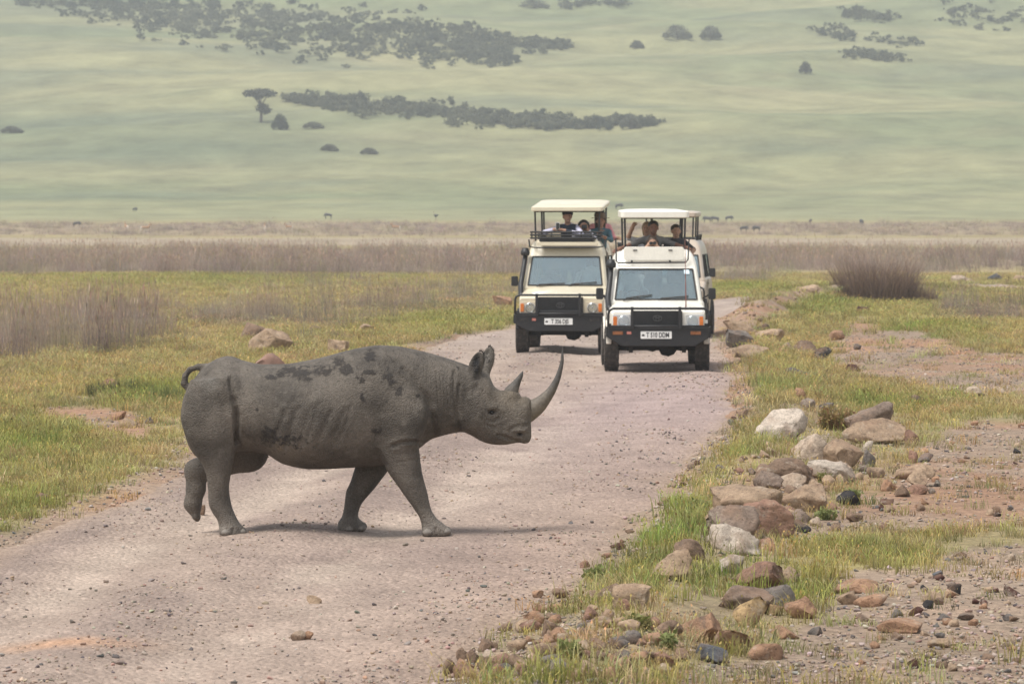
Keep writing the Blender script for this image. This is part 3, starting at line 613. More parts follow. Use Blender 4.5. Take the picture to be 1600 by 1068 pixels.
am = nd(nt, 'ShaderNodeAttribute', attribute_name='mud'); n4 = noise(nt, 24, 9, .68, tc.outputs['Object']); sm_ = nd(nt, 'ShaderNodeMath', operation='MULTIPLY_ADD'); nt.links.new(am.outputs['Fac'], sm_.inputs[0]); sm_.inputs[1].default_value = .30; nt.links.new(n4.outputs['Fac'], sm_.inputs[2])
mudf = ramp(nt, sm_.outputs[0], [(.625, 0.0), (.74, .8)]); n5 = noise(nt, 7, 8, .7, tc.outputs['Object']); n6_ = noise(nt, 2.6, 5, .6, tc.outputs['Object'])
c = mix(nt, 1.0, c, ramp(nt, n6_.outputs['Fac'], [(.36, .60), (.64, 1.30)]).outputs[0], 'MULTIPLY'); c = mix(nt, ramp(nt, n5.outputs['Fac'], [(.56, 0.0), (.68, .45)]).outputs[0], c, (.185, .165, .14)); c = mix(nt, mudf.outputs[0], c, (.022, .019, .018))
nt.links.new(c, p.inputs['Base Color']); rr = ramp(nt, n2.outputs['Fac'], [(.35, .62), (.65, .85)]); nt.links.new(rr.outputs[0], p.inputs['Roughness']); p.inputs['Specular IOR Level'].default_value = .25
hmix = nd(nt, 'ShaderNodeMath', operation='SUBTRACT'); nt.links.new(n1.outputs['Fac'], hmix.inputs[0]); nt.links.new(vo.outputs['Distance'], hmix.inputs[1])
bp = nd(nt, 'ShaderNodeBump'); bp.inputs['Strength'].default_value = .75; bp.inputs['Distance'].default_value = .009; hm2 = nd(nt, 'ShaderNodeMath', operation='ADD'); nt.links.new(hmix.outputs[0], hm2.inputs[0]); nt.links.new(mudf.outputs[0], hm2.inputs[1]); nt.links.new(hm2.outputs[0], bp.inputs['Height']); nt.links.new(bp.outputs[0], p.inputs['Normal'])
RHY = 36.0
rhino = empty('rhinoceros', (-300 / FPX * RHY, RHY, float(base_h(RHY)) - .004))
tag(rhino, 'mud caked grey rhinoceros with two horns walking across the gravel road', 'rhinoceros')
new_obj('body', rme, rhino, m)
def horn(pts, rs, name, lab):
    pts = np.array([H3(a, b, 0) for a, b in pts]); t = np.arange(len(pts)); tq = np.linspace(0, len(pts) - 1, 40)
    X = cub(tq, t, pts[:, 0]); Z = cub(tq, t, pts[:, 2]); Rr = cub(tq, t, rs); rings = []
    for i in range(40):
        j0, j1 = max(i - 1, 0), min(i + 1, 39); tx, tz = X[j1] - X[j0], Z[j1] - Z[j0]; L = math.hypot(tx, tz); nx_, nz_ = -tz / L, tx / L; ring = []
        for k in range(28):
            an = 2 * math.pi * k / 28; rr = Rr[i] * (1 + .035 * math.sin(an * 9 + i * .2) * (1 - i / 40) + .05 * (rng.uniform() - .5) * (1 - i / 40))
            ring.append((X[i] + nx_ * math.cos(an) * rr, math.sin(an) * rr * .88, Z[i] + nz_ * math.cos(an) * rr))
        rings.append(ring)
    o = MB().loft(rings).build(name, HORNM, rhino, smooth=True); o['label'] = lab
m, nt, p = new_mat('worn_horn'); HORNM = m; tc = nd(nt, 'ShaderNodeTexCoord'); n1 = noise(nt, 30, 8, .7, tc.outputs['Object']); n2 = noise(nt, 9, 6, .65, tc.outputs['Object'])
sp = nd(nt, 'ShaderNodeSeparateXYZ'); nt.links.new(tc.outputs['Object'], sp.inputs[0]); zr = nd(nt, 'ShaderNodeMapRange'); zr.inputs['From Min'].default_value = H(0, 640)[1]; zr.inputs['From Max'].default_value = H(0, 330)[1]; nt.links.new(sp.outputs['Z'], zr.inputs['Value'])
c0 = ramp(nt, zr.outputs[0], [(.0, (.15, .125, .093)), (.35, (.125, .103, .078)), (.75, (.075, .066, .057)), (1, (.065, .059, .053))])
c = mix(nt, 1.0, c0.outputs[0], ramp(nt, n1.outputs['Fac'], [(.3, .6), (.7, 1.35)]).outputs[0], 'MULTIPLY'); c = mix(nt, ramp(nt, n2.outputs['Fac'], [(.56, 0.0), (.72, .4)]).outputs[0], c, (.22, .185, .14)); nt.links.new(c, p.inputs['Base Color']); p.inputs['Roughness'].default_value = .62
bp = nd(nt, 'ShaderNodeBump'); bp.inputs['Strength'].default_value = .6; bp.inputs['Distance'].default_value = .01; nt.links.new(n1.outputs['Fac'], bp.inputs['Height']); nt.links.new(bp.outputs[0], p.inputs['Normal'])
horn([(715, 672), (768, 647), (850, 600), (922, 530), (984, 444), (1034, 330), (1061, 200), (1062, 96)], [.100, .092, .072, .050, .034, .022, .013, .002], 'front_horn', 'long upswept front horn with a dusty base')
horn([(618, 540), (638, 480), (668, 425), (695, 380), (718, 340), (732, 306)], [.072, .060, .040, .026, .017, .003], 'rear_horn', 'short pointed rear horn')
EYEM = pmat('dark_wet_eye', (.01, .008, .007), .12, var=.1)
for sg in (-1, 1):
    q = H3(472, 645, sg * .172); prof = [(-.016 + .032 * k / 8, .016 * math.sin(math.pi * k / 8) + .0005) for k in range(9)]; MB().lathe(prof, 'x', 14, q).build('eye', EYEM, rhino, smooth=True)
NAILM = pmat('worn_toenail', (.20, .175, .15), .7, var=.3, scale=30, bump=.3)
for zx, zy, y_, r_ in [(1062, 784, -.325, .042), (992, 786, -.37, .042), (292, 785, -.305, .038), (235, 786, -.36, .040), (738, 786, .155, .036), (690, 788, .145, .036)]:
    q = P3(zx, zy, y_); prof = [(-.9 * r_ + 1.75 * r_ * k / 8, max(.001, r_ * math.sin(math.pi * k / 8) ** .7)) for k in range(9)]; o_ = MB().lathe(prof, 'z', 14, (q[0], q[1], q[2] - .004)).build('toenail', NAILM, rhino, smooth=True)
HAIR = pmat('black_bristle', (.02, .017, .015), .8)
for (cx, cy, dx, dy, half, wd, yy) in [(338, 262, 82, -225, .135, .06, -.135), (436, 215, 30, -175, .112, .052, .13)]:
    c0 = Vector(H3(cx, cy, yy)); uu_ = Vector((dx, 0, -dy)).normalized(); wv = uu_.cross(Vector((0, 1, 0))); b = MB()
    for k in range(46):
        an = math.pi * (-.12 + .70 * k / 45) ; rim = c0 + wv * -math.cos(an) * wd + uu_ * math.sin(an) * half; dr = (rim - c0).normalized(); L = rng.uniform(.010, .024); s_ = dr.cross(Vector((0, 1, 0))) * .003
        tip = rim + dr * L + Vector((rng.uniform(-.006, .006), rng.uniform(-.008, .008), rng.uniform(-.004, .006))); b.add([rim - dr * .006 - s_, rim - dr * .006 + s_, tip], [(0, 1, 2)])
    b.build('ear_fringe', HAIR, rhino)
# ------------------------------------------------------------------ safari vehicles (local: front faces -Y at y=0, x to the right as seen from the front)
M_RUB = pmat('black_rubber', (.022, .021, .02), .75, var=.3, scale=30, dust=.35, dustcol=(.20, .165, .135))
M_TYRE = pmat('dusty_tyre', (.045, .04, .036), .9, var=.3, scale=14, dust=.85, dustcol=(.17, .14, .115), bump=.4, bscale=60)
M_BLACK = pmat('black_powder_coat', (.010, .010, .011), .5, var=.3, scale=9, dust=.12, dustcol=(.16, .135, .115), bump=.1, bscale=120)
M_DARK = pmat('dark_interior', (.035, .034, .033), .85, var=.3)
M_UNDER = pmat('grimy_underbody', (.02, .018, .016), .85, var=.4, dust=.3, dustcol=(.10, .08, .065))
M_STEEL = pmat('dull_steel', (.32, .31, .29), .45, .8, var=.3)
M_CHROME = pmat('lamp_reflector', (.72, .74, .76), .18, .9, var=.1)
M_AMBER = pmat('amber_lens', (.75, .20, .03), .25, var=.15)
M_DIM = pmat('dull_amber_lens', (.28, .10, .03), .3, var=.3)
M_PLATE = pmat('white_plate', (.80, .80, .77), .4, var=.08)
M_INK = pmat('black_lettering', (.02, .02, .022), .5, var=.05)
M_RED = pmat('red_reflector', (.62, .22, .17), .4, var=.15)
M_SEAT = pmat('grey_seat_cloth', (.16, .15, .14), .9, var=.3)
M_EMB = pmat('dull_emblem', (.10, .10, .10), .35, .6, var=.2)
M_STICK = pmat('blue_white_sticker', (.62, .74, .80), .5, var=.1)
def glass_mat(name, tint, refl, dust):
    m, nt, p = new_mat(name); nt.nodes.remove(p); tc = nd(nt, 'ShaderNodeTexCoord')
    tr = nd(nt, 'ShaderNodeBsdfTransparent'); tr.inputs[0].default_value = (*tint, 1); gl = nd(nt, 'ShaderNodeBsdfGlossy'); gl.inputs['Roughness'].default_value = .04; gl.inputs['Color'].default_value = (.78, .93, 1.0, 1)
    lw = nd(nt, 'ShaderNodeLayerWeight'); lw.inputs['Blend'].default_value = .5; pw = nd(nt, 'ShaderNodeMath', operation='POWER'); nt.links.new(lw.outputs['Facing'], pw.inputs[0]); pw.inputs[1].default_value = 4.0
    ma = nd(nt, 'ShaderNodeMath', operation='MULTIPLY_ADD'); nt.links.new(pw.outputs[0], ma.inputs[0]); ma.inputs[1].default_value = 1 - refl; ma.inputs[2].default_value = refl
    mx = nd(nt, 'ShaderNodeMixShader'); nt.links.new(ma.outputs[0], mx.inputs[0]); nt.links.new(tr.outputs[0], mx.inputs[1]); nt.links.new(gl.outputs[0], mx.inputs[2])
    df = nd(nt, 'ShaderNodeBsdfDiffuse'); df.inputs[0].default_value = (.40, .40, .38, 1); n1 = noise(nt, 3.5, 7, .65, tc.outputs['Object']); r = ramp(nt, n1.outputs['Fac'], [(.3, dust * .4), (.75, dust)])
    m2 = nd(nt, 'ShaderNodeMixShader'); nt.links.new(r.outputs[0], m2.inputs[0]); nt.links.new(mx.outputs[0], m2.inputs[1]); nt.links.new(df.outputs[0], m2.inputs[2]); nt.links.new(m2.outputs[0], nt.nodes['Material Output'].inputs['Surface'])
    return m
M_GLASS = glass_mat('windscreen_glass', (.78, .88, .88), .23, .14); M_SIDEG = glass_mat('side_glass', (.55, .60, .62), .05, .12); M_LENS = glass_mat('lamp_glass', (.92, .94, .95), .04, .12)
def text_part(body, size, loc, mat, parent, sx=1.0):
    cu = bpy.data.curves.new('lettering', 'FONT'); cu.body = body; cu.size = size; cu.align_x = 'CENTER'; cu.align_y = 'CENTER'; cu.extrude = .0015; cu.offset = size * .022
    t = bpy.data.objects.new('lettering', cu); C.objects.link(t); dg = bpy.context.evaluated_depsgraph_get(); me = bpy.data.meshes.new_from_object(t.evaluated_get(dg)); bpy.data.objects.remove(t)
    co = np.empty(len(me.vertices) * 3); me.vertices.foreach_get('co', co); co = co.reshape(-1, 3); co = np.c_[co[:, 0] * sx + loc[0], loc[1] - co[:, 2], co[:, 1] + loc[2]]
    # stroke weight: a second, slightly shifted copy thickens the lettering
    me.vertices.foreach_set('co', co.ravel()); me.update(); me.materials.clear(); return new_obj('lettering', me, parent, mat)
def rrect(x0, x1, z0, z1, r, n=4):
    P = []
    for cx, cz, a0 in ((x1 - r, z1 - r, 0), (x0 + r, z1 - r, 90), (x0 + r, z0 + r, 180), (x1 - r, z0 + r, 270)):
        for k in range(n + 1): a = R(a0 + 90 * k / n); P.append((cx + r * math.cos(a), cz + r * math.sin(a)))
    return P
def wheel(parent, x, y, steer=0.0, rad=.395, wid=.255):
    w = empty('wheel'); w.parent = parent; w.location = (x, y, rad); w.rotation_euler = (0, 0, steer); h = wid / 2
    b = MB(); b.lathe([(-h * .75, .225), (-h * .95, .26), (-h, .32), (-h * .93, .37), (-h * .8, rad - .012), (h * .8, rad - .012), (h * .93, .37), (h, .32), (h * .95, .26), (h * .75, .225)], 'x', 44)
    for k in range(44):
        for j, (xa, xb, off) in enumerate(((-.92, -.52, 0), (-.44, -.04, .5), (.04, .44, 0), (.52, .92, .5))):
            M = Matrix.Rotation(2 * math.pi * (k + off) / 44, 4, 'X'); b.box(h * xa, h * xb, -.019, .019, rad - .022, rad, M)
    b.build('tyre', M_TYRE, w)
    b = MB(); b.lathe([(-h * .7, .0), (-h * .5, .09), (-h * .45, .12), (-h * .65, .17), (-h * .75, .226), (h * .75, .226), (h * .65, .17), (h * .45, .12), (h * .5, .09), (h * .7, .0)], 'x', 28); b.build('rim', M_STEEL, w, smooth=True)
def vehicle(label, loc, yaw, paint, cfg):
    v = empty('safari_vehicle', loc, yaw); tag(v, label, 'vehicle', 'safari vehicles stopped on the road'); zb, zt, zh = cfg['zb'], cfg['zt'], cfg['zh']
    # --- wheels and running gear
    for x in (-.79, .79):
        wheel(v, x, .95, R(cfg['steer'])); wheel(v, x, 4.0)
    b = MB(); b.tube([(-.70, .95, .40), (.70, .95, .40)], .045, 10); b.lathe([(-.14, .05), (-.10, .12), (.02, .15), (.12, .11), (.16, .05)], 'x', 16, (.18, .95, .40)); b.build('front_axle', M_UNDER, v); b = MB(); b.tube([(-.70, 4.0, .40), (.70, 4.0, .40)], .05, 10); b.lathe([(-.14, .05), (-.10, .13), (.02, .16), (.12, .12), (.16, .05)], 'x', 16, (0, 4.0, .40)); b.build('rear_axle', M_UNDER, v)
    b = MB()
    for x in (-.46, .46): b.box(x - .05, x + .05, .25, 4.7, .50, .62); b.box(x - .035, x + .035, .55, .66, .33, .52); b.box(x - .05, x + .05, 1.2, 1.5, .34, .5); b.tube([(x, .75, .36), (x, .78, .9)], .04, 8)
    b.tube([(-.55, .72, .43), (.55, .70, .45)], .018, 8); b.tube([(-.2, .95, .5), (-.1, 4.0, .48)], .04, 8); b.box(-.3, .3, .6, 1.3, .48, .7); b.box(.12, .42, 4.3, 4.6, .38, .58); b.build('chassis', M_UNDER, v)
    for x in (-.72, .72):
        b = MB(); s = 1 if x > 0 else -1; b.box(x - .16, x + .15, .36, .42, .62, .84); b.box(x - .16, x + .15, 1.46, 1.5, .40, .84); b.box(s * .42 if s > 0 else -.46, s * .46 if s > 0 else -.42, .36, 1.5, .55, .84); b.build('wheel_arch_liner', M_UNDER, v)
    # --- body shell of rings with real window openings
    lev = [(.52, .80, 1.36), (.58, .85, 1.34), (.95, .865, 1.33), (zb - .06, .845, 1.34), (zb, .805, 1.36), (zt, .735, 1.66), (zt + .09, .72, 1.73), (zt + .20, .69, 1.80), (zt + .29, .635, 1.88), (zt + .345, .56, 1.98), (zt + .35, .50, 2.06)]
    side_y = [.12, .32, 2.28, 2.42, 3.22, 3.36, 4.55]; y1 = 4.92; rings = []
    for (z, hw, y0) in lev:
        yr = y1 - max(0, (z - zt)) * .22; ins = .085; right = [(hw - ins, y0), (hw - .035, y0 + .022), (hw - .006, y0 + .07)] + [(hw, y0 + q) if q < 1 else (hw, q) for q in side_y] + [(hw - .02, yr - .06), (hw - .09, yr)]
        rings.append([(x, y, z) for x, y in right] + [(-x, y, z) for x, y in right[::-1]])
    n = len(rings[0]); holes = set(); nr = n // 2
    holes.add((4, n - 1))                                             # windscreen
    for j in (4, 6, 8): holes.add((4, j)); holes.add((4, n - 2 - j))  # side windows
    holes.add((4, nr - 1))                                            # rear window
    b = MB(); V = [p for r_ in rings for p in r_]; Fc = []
    for i in range(len(rings) - 1):
        for k in range(n):
            if (i, k) not in holes: Fc.append((i * n + k, i * n + (k + 1) % n, (i + 1) * n + (k + 1) % n, (i + 1) * n + k))
    b.add(V, Fc); o = b.build('body_shell', paint, v); sm = o.modifiers.new('thick', 'SOLIDIFY'); sm.thickness = .03; sm.offset = -1
    bv = o.modifiers.new('bevel', 'BEVEL'); bv.width = .012; bv.segments = 2; bv.limit_method = 'ANGLE'; bv.angle_limit = R(25); o.data.polygons.foreach_set('use_smooth', [True] * len(o.data.polygons)); bv.harden_normals = True
    def pane(i, k, nm, gm, parent=v, seal=.014):
        q = [Vector(rings[i][k]), Vector(rings[i][(k + 1) % n]), Vector(rings[i + 1][(k + 1) % n]), Vector(rings[i + 1][k])]; c0 = sum(q, Vector()) / 4; nr_ = (q[1] - q[0]).cross(q[3] - q[0]).normalized()
        if nr_.dot(c0 - Vector((0, 3.2, c0.z))) < 0: nr_ = -nr_
        q = [p + (c0 - p) * .004 for p in q]; inner = [p - nr_ * .010 for p in q]; outer = [p - nr_ * .004 for p in q]
        g = MB().add(inner + outer, [(0, 1, 2, 3), (4, 7, 6, 5), (0, 4, 5, 1), (1, 5, 6, 2), (2, 6, 7, 3), (3, 7, 4, 0)]).build(nm, gm, parent)
        s_ = MB(); loop = [p + nr_ * .002 for p in q]; 
        for a, c in zip(loop, loop[1:] + loop[:1]): s_.tube([a, c], seal, 6)
        s_.build('seal', M_RUB, g); return q, nr_
    wq, wnrm = pane(4, n - 1, 'windscreen', M_GLASS, seal=.016)
    for j in (4, 6, 8): pane(4, j, 'side_window', M_SIDEG); pane(4, n - 2 - j, 'side_window', M_SIDEG)
    pane(4, nr - 1, 'rear_window', M_SIDEG)
    # rear bulkhead, floor, dash, seats, steering wheel
    MB().box(-.80, .80, 1.4, 4.86, .60, .64).build('cabin_floor', M_DARK, v)
    MB().prism([(1.36, zb - .35), (1.36, zb - .05), (1.50, zb - .02), (1.72, zb - .06), (1.76, zb - .35)], 'x', -.76, .76).build('dashboard', M_DARK, v, .02)
    for x, y in ((-.38, 2.15), (.38, 2.15), (-.4, 3.05), (.4, 3.05), (-.4, 3.9), (.4, 3.9)):
        s_ = MB(); s_.box(x - .23, x + .23, y, y + .5, .80, .98); s_.box(x - .22, x + .22, y + .44, y + .56, .95, 1.48); s_.box(x - .12, x + .12, y + .46, y + .54, 1.50, 1.66); s_.build('seat', M_SEAT, v, .03)
    st = MB(); c0 = Vector((-.38, 1.86, zb - .02)); ring = [c0 + Vector((.185 * math.cos(a), .07 * math.sin(a), .17 * math.sin(a))) for a in np.linspace(0, 2 * math.pi, 25)]; st.tube(ring, .014, 8, cap=False); st.tube([c0 + Vector((-.18, 0, 0)), c0 + Vector((.18, 0, 0))], .014, 6); st.tube([c0, c0 + Vector((0, -.3, -.12))], .022, 6); st.build('steering_wheel', M_BLACK, v)
    # --- bonnet and wings
    def sec(y, hw, zl, zs, zt_, crown):
        P = [(-hw, zl), (-hw - .004, (zl + zs) / 2), (-hw, zs - .03), (-hw + .03, zs), (-hw * .72, zt_ - .012), (-hw * .66, zt_), (-hw * .3, zt_ + crown), (0, zt_ + crown * 1.15), (hw * .3, zt_ + crown), (hw * .66, zt_), (hw * .72, zt_ - .012), (hw - .03, zs), (hw, zs - .03), (hw + .004, (zl + zs) / 2), (hw, zl)]
        return [(x, y, z) for x, z in P]
    MB().loft([sec(.24, .77, .80, zh - .05, zh - .02, .012), sec(.30, .80, .80, zh - .02, zh + .015, .018), sec(.60, .825, .80, zh + .01, zh + .05, .025), sec(1.0, .835, .80, zh + .045, zh + .09, .03), sec(1.37, .84, .80, zb - .09, zb - .045, .03)]).build('bonnet', paint, v, .014)
    for s in (-1, 1):                                                 # flares over the tyres
        f = MB(); arc = [(.95 + .50 * math.cos(a), .42 + .47 * math.sin(a)) for a in np.linspace(R(8), R(172), 13)]; inn = [(.95 + .44 * math.cos(a), .42 + .42 * math.sin(a)) for a in np.linspace(R(172), R(8), 13)]
        f.prism(arc + inn, 'x', s * .80, s * .89); f.build('wing_flare', paint if not cfg['dark_flare'] else M_BLACK, v, .01)
        f = MB(); f.prism([(y + 3.05, z) for y, z in arc + inn], 'x', s * .82, s * .885); f.build('wing_flare', paint if not cfg['dark_flare'] else M_BLACK, v, .01)
    # --- front panel, grille, lamps
    MB().prism(rrect(-.79, .79, .76, zh - .03, .05), 'y', .20, .30).build('front_panel', paint, v, .01)
    g = MB(); g.prism(rrect(-.445, .415, .80, zh - .005, .02), 'y', .168, .24); g = g.build('grille', M_BLACK, v, .006)
    for k in range(6):
        z = .825 + k * (zh - .06 - .825) / 5; MB().prism(rrect(-.36, .33, z - .011, z + .011, .004, 2), 'y', .152, .17).build('grille_slat', M_BLACK, g)
    e = MB(); ez = (.8 + zh) / 2
    for a_, b_, dz in ((.075, .05, 0), (.028, .05, 0), (.052, .02, .028)): e.tube([(-.015 + a_ * math.cos(t), .146, ez + dz + b_ * math.sin(t)) for t in np.linspace(0, 2 * math.pi, 25)], .007, 6, cap=False)
    e.build('emblem', M_EMB, v)
    for s in (-1, 1):
        h = empty('headlight'); h.parent = v; h.location = (s * .625, .16, .885 + (zh - 1.07) * .5); x0, x1 = -.15, .12
        MB().prism(rrect(-.155, .155, -.115, .11, .02), 'y', .0, .06).build('bezel', M_CHROME if cfg['bright'] else paint, h, .004)
        MB().lathe([(.0, .001), (.03, .06), (-.004, .093), (-.012, .096), (-.012, .088)], 'y', 26, (-s * .03, -.006, 0)).build('reflector', M_CHROME, h, smooth=True)
        MB().lathe([(-.030, .001), (-.026, .05), (-.014, .09), (-.010, .09)], 'y', 26, (-s * .03, -.006, 0)).build('lens', M_LENS, h, smooth=True)
        MB().prism(rrect(s * .118 - .033, s * .118 + .033, -.08, .08, .012), 'y', -.022, .02).build('indicator', M_AMBER, h, .004)
    # --- bumper and bull bar
    bm = MB(); prof = [(-.87, .78), (.87, .78), (.87, .60), (.62, .455), (-.62, .455), (-.87, .60)]
    bm.loft([[(x, y, z) for x, z in prof] for y in (.0, .16)]); bm.build('bumper', M_BLACK, v, .014)
    for s in (-1, 1): MB().prism([(s * .87, .78), (s * .87, .60), (s * .90, .62), (s * .90, .79)], 'y', .02, .5).build('bumper_wing', M_BLACK, v)
    if cfg['winch']: MB().box(-.40, .36, -.012, .16, .775, .86).build('winch_cover', M_BLACK, v, .01)
    bb = MB(); zt2 = zh + .035; zl = .80
    loop = [(-.865, zl), (-.865, zt2 - .10), (-.845, zt2 - .035), (-.78, zt2), (.78, zt2), (.845, zt2 - .035), (.865, zt2 - .10), (.865, zl)]; bb.tube([(x, -.03, z) for x, z in loop], .022, 10); bb.tube([(-.865, -.03, .80), (.865, -.03, .80)], .020, 10); bb.build('bull_bar', M_BLACK, v, smooth=True)
    for x in (-.455, .365):
        MB().box(x - .024, x + .024, -.062, .02, .755, zt2 + .03).build('bar_upright', M_BLACK, v, .006)
    for x in (-.70, .64):
        MB().box(x - .09, x + .09, -.012, .04, .655, .715).build('bumper_lamp', M_DIM if cfg['amber_fog'] else M_RUB, v, .006)
    MB().box(-.545, -.47, -.008, .01, .665, .71).build('reflector', M_RED, v)
    # --- number plate
    pc = (-.04, -.014, .65); pl = MB().prism(rrect(pc[0] - .268, pc[0] + .268, pc[2] - .063, pc[2] + .063, .012), 'y', pc[1], .004).build('number_plate', M_PLATE, v)
    tx = text_part(cfg['plate'], .118, (pc[0] + .027, pc[1] - .002, pc[2] - .004), M_INK, pl, .68); tx['label'] = 'black plate lettering reading ' + cfg['plate']
    fl = MB(); fl.prism([(pc[0] - .25, pc[2] - .02), (pc[0] - .20, pc[2] - .02), (pc[0] - .20, pc[2] + .005), (pc[0] - .225, pc[2] + .018), (pc[0] - .25, pc[2] - .002)], 'y', pc[1] - .003, pc[1] + .002); fl.build('plate_mark', M_INK, pl)
    # --- snorkel, mirrors, wipers
    s_ = MB(); s_.tube([(-.80, .95, zh - .02), (-.835, 1.12, zh + .04), (-.85, 1.30, zb + .02), (-.80, 1.52, zt - .15), (-.785, 1.62, zt + .02)], [.05, .055, .052, .046, .046], 10); s_ = s_.build('snorkel', M_BLACK, v, smooth=True)
    h_ = MB(); c0 = (-.785, 1.60, zt + .02); h_.lathe([(0, .045), (.01, .08), (.04, .088), (.085, .088), (.10, .075), (.15, .06), (.16, 0)], 'z', 18, c0); h_.build('snorkel_head', M_BLACK, s_, smooth=True)
    for s in (-1, 1):
        mr = MB().prism(rrect(s * .985 - .065, s * .985 + .065, zb + cfg['mz'], zb + cfg['mz'] + .20, .03), 'y', 1.50, 1.60).build('wing_mirror', M_BLACK, v, .012)
        MB().tube([(s * .83, 1.62, zb + .02), (s * .93, 1.57, zb + cfg['mz'] + .08)], .014, 6).build('mirror_arm', M_BLACK, mr)
    wd = wq[3] - wq[0]; wd2 = wq[2] - wq[1]
    def on_screen(u, t): a = wq[0] + wd * t; c = wq[1] + wd2 * t; return a + (c - a) * u + Vector((0, -.022, .006))
    for u0, u1, t1 in cfg['wipers']:
        MB().tube([on_screen(u0, -.05), on_screen((u0 + u1) / 2, t1 * .7)], .010, 6).tube([on_screen(u0 + .03, t1 * .25), on_screen(u1, t1)], .012, 6).build('wiper', M_RUB, v)
    ms = MB().box(-.12, .12, 1.74, 1.77, zt - .13, zt - .06).build('rear_view_mirror', M_BLACK, v)
    if cfg['sticker']: MB().add([on_screen(1 - u, t) + Vector((0, .012, 0)) for u, t in ((.05, .83), (.12, .83), (.12, .97), (.05, .97))], [(0, 1, 2, 3)]).build('sticker', M_STICK, v)
    if cfg['sunstrip']: MB().add([on_screen(1 - u, t) + Vector((0, .06, 0)) for u, t in ((.22, .52), (.84, .52), (.85, .97), (.20, .97))], [(0, 1, 2, 3)]).build('sun_shade', M_DARK, v)
    # --- door outline and handles
    for s in (-1, 1):
        MB().box(s * .862, s * .874, 2.12, 2.26, zb - .16, zb - .13).build('door_handle', M_BLACK, v)
        MB().tube([(s * .868, 1.50, .62), (s * .868, 1.46, zb - .1)], .006, 4).build('door_gap', M_RUB, v); MB().tube([(s * .868, 2.35, .62), (s * .852, 2.35, zb - .05)], .006, 4).build('door_gap', M_RUB, v)
    # --- raised roof on posts over an open hatch
    hw, z0, z1, yf, yb, zr = cfg['roof']; ro = MB(); rings_ = []
    def ring_(inset, dz): return [(x, y, zz) for (x, y) in rrect(-hw + inset, hw - inset, yf + inset, yb - inset, .07) for zz in [z0 + dz + (zr * (y - yf) / (yb - yf))]]
    ro.loft([ring_(.03, 0), ring_(.0, .015), ring_(.0, z1 - z0 - .02), ring_(.03, z1 - z0), ring_(.16, z1 - z0 + .018), ring_(.38, z1 - z0 + .026)]); ro.build('raised_roof', paint, v, smooth=False)
    pz = zt + .33
    posts = [(-hw + .07, yf + .08), (hw - .07, yf + .08), (-hw + .07, yb - .1), (hw - .07, yb - .1), (-hw + .10, (yf + yb) / 2 + .2), (hw - .07, (yf + yb) / 2 + .2)]
    for px_, py_ in posts:
        MB().tube([(px_ * .97, py_, pz - .06), (px_, py_, z0 + .03 + zr * (py_ - yf) / (yb - yf))], .018, 8).build('roof_post', M_BLACK, v)
    c_ = MB(); lp = [(-.53, 2.05), (.53, 2.05), (.53, 4.6), (-.53, 4.6), (-.53, 2.05)]; 
    for a, c in zip(lp[:-1], lp[1:]): c_.tube([(*a, zt + .37), (*c, zt + .37)], .024, 8)
    c_.build('hatch_rim', M_BLACK, v)
    MB().tube([(-hw + .06, yf + .05, z0 - .005), (hw - .06, yf + .05, z0 - .005)], .012, 6).tube([(-hw + .06, yf + .05, z0 - .005), (-hw + .06, yb - .05, z0 - .005 + zr)], .012, 6).tube([(hw - .06, yf + .05, z0 - .005), (hw - .06, yb - .05, z0 - .005 + zr)], .012, 6).build('roof_frame', M_BLACK, v)
    for s in (-1, 1):                                                 # side rails along the hatch
        r_ = MB(); r_.tube([(s * .58, 2.5, zt + .30), (s * .60, 2.5, zt + .45), (s * .60, 4.7, zt + .45), (s * .58, 4.7, zt + .30)], .014, 6)
        for yy in (3.0, 3.6, 4.2): r_.tube([(s * .58, yy, zt + .30), (s * .60, yy, zt + .45)], .012, 6)
        r_.build('side_rail', M_BLACK, v)
    return v, rings
def paint_mat(name, col, dustamt):
    m, nt, p = new_mat(name); tc = nd(nt, 'ShaderNodeTexCoord'); n1 = noise(nt, 2.2, 7, .65, tc.outputs['Object']); n2 = noise(nt, 38, 4, .6, tc.outputs['Object'])
    geo = nd(nt, 'ShaderNodeNewGeometry'); sp = nd(nt, 'ShaderNodeSeparateXYZ'); nt.links.new(tc.outputs['Object'], sp.inputs[0])
    zr = nd(nt, 'ShaderNodeMapRange'); zr.inputs['From Min'].default_value = 1.3; zr.inputs['From Max'].default_value = .5; nt.links.new(sp.outputs['Z'], zr.inputs['Value'])
    d = ramp(nt, n1.outputs['Fac'], [(.38, .0), (.72, dustamt)]); ad = nd(nt, 'ShaderNodeMath', operation='MULTIPLY_ADD'); nt.links.new(zr.outputs[0], ad.inputs[0]); ad.inputs[1].default_value = .35; nt.links.new(d.outputs[0], ad.inputs[2])
    c = mix(nt, ad.outputs[0], col, (.46, .37, .29)); c = mix(nt, 1.0, c, ramp(nt, n2.outputs['Fac'], [(.3, .93), (.7, 1.05)]).outputs[0], 'MULTIPLY'); nt.links.new(c, p.inputs['Base Color'])
    rr = ramp(nt, n1.outputs['Fac'], [(.3, .30), (.7, .55)]); nt.links.new(rr.outputs[0], p.inputs['Roughness']); p.inputs['Coat Weight'].default_value = .25; p.inputs['Coat Roughness'].default_value = .2
    return m
P_WHITE = paint_mat('cream_white_paint', (.84, .81, .72), .22); P_BEIGE = paint_mat('sand_beige_paint', (.68, .61, .45), .3)
Y2, Y1, Y3 = 74.1, 84.2, 95.0
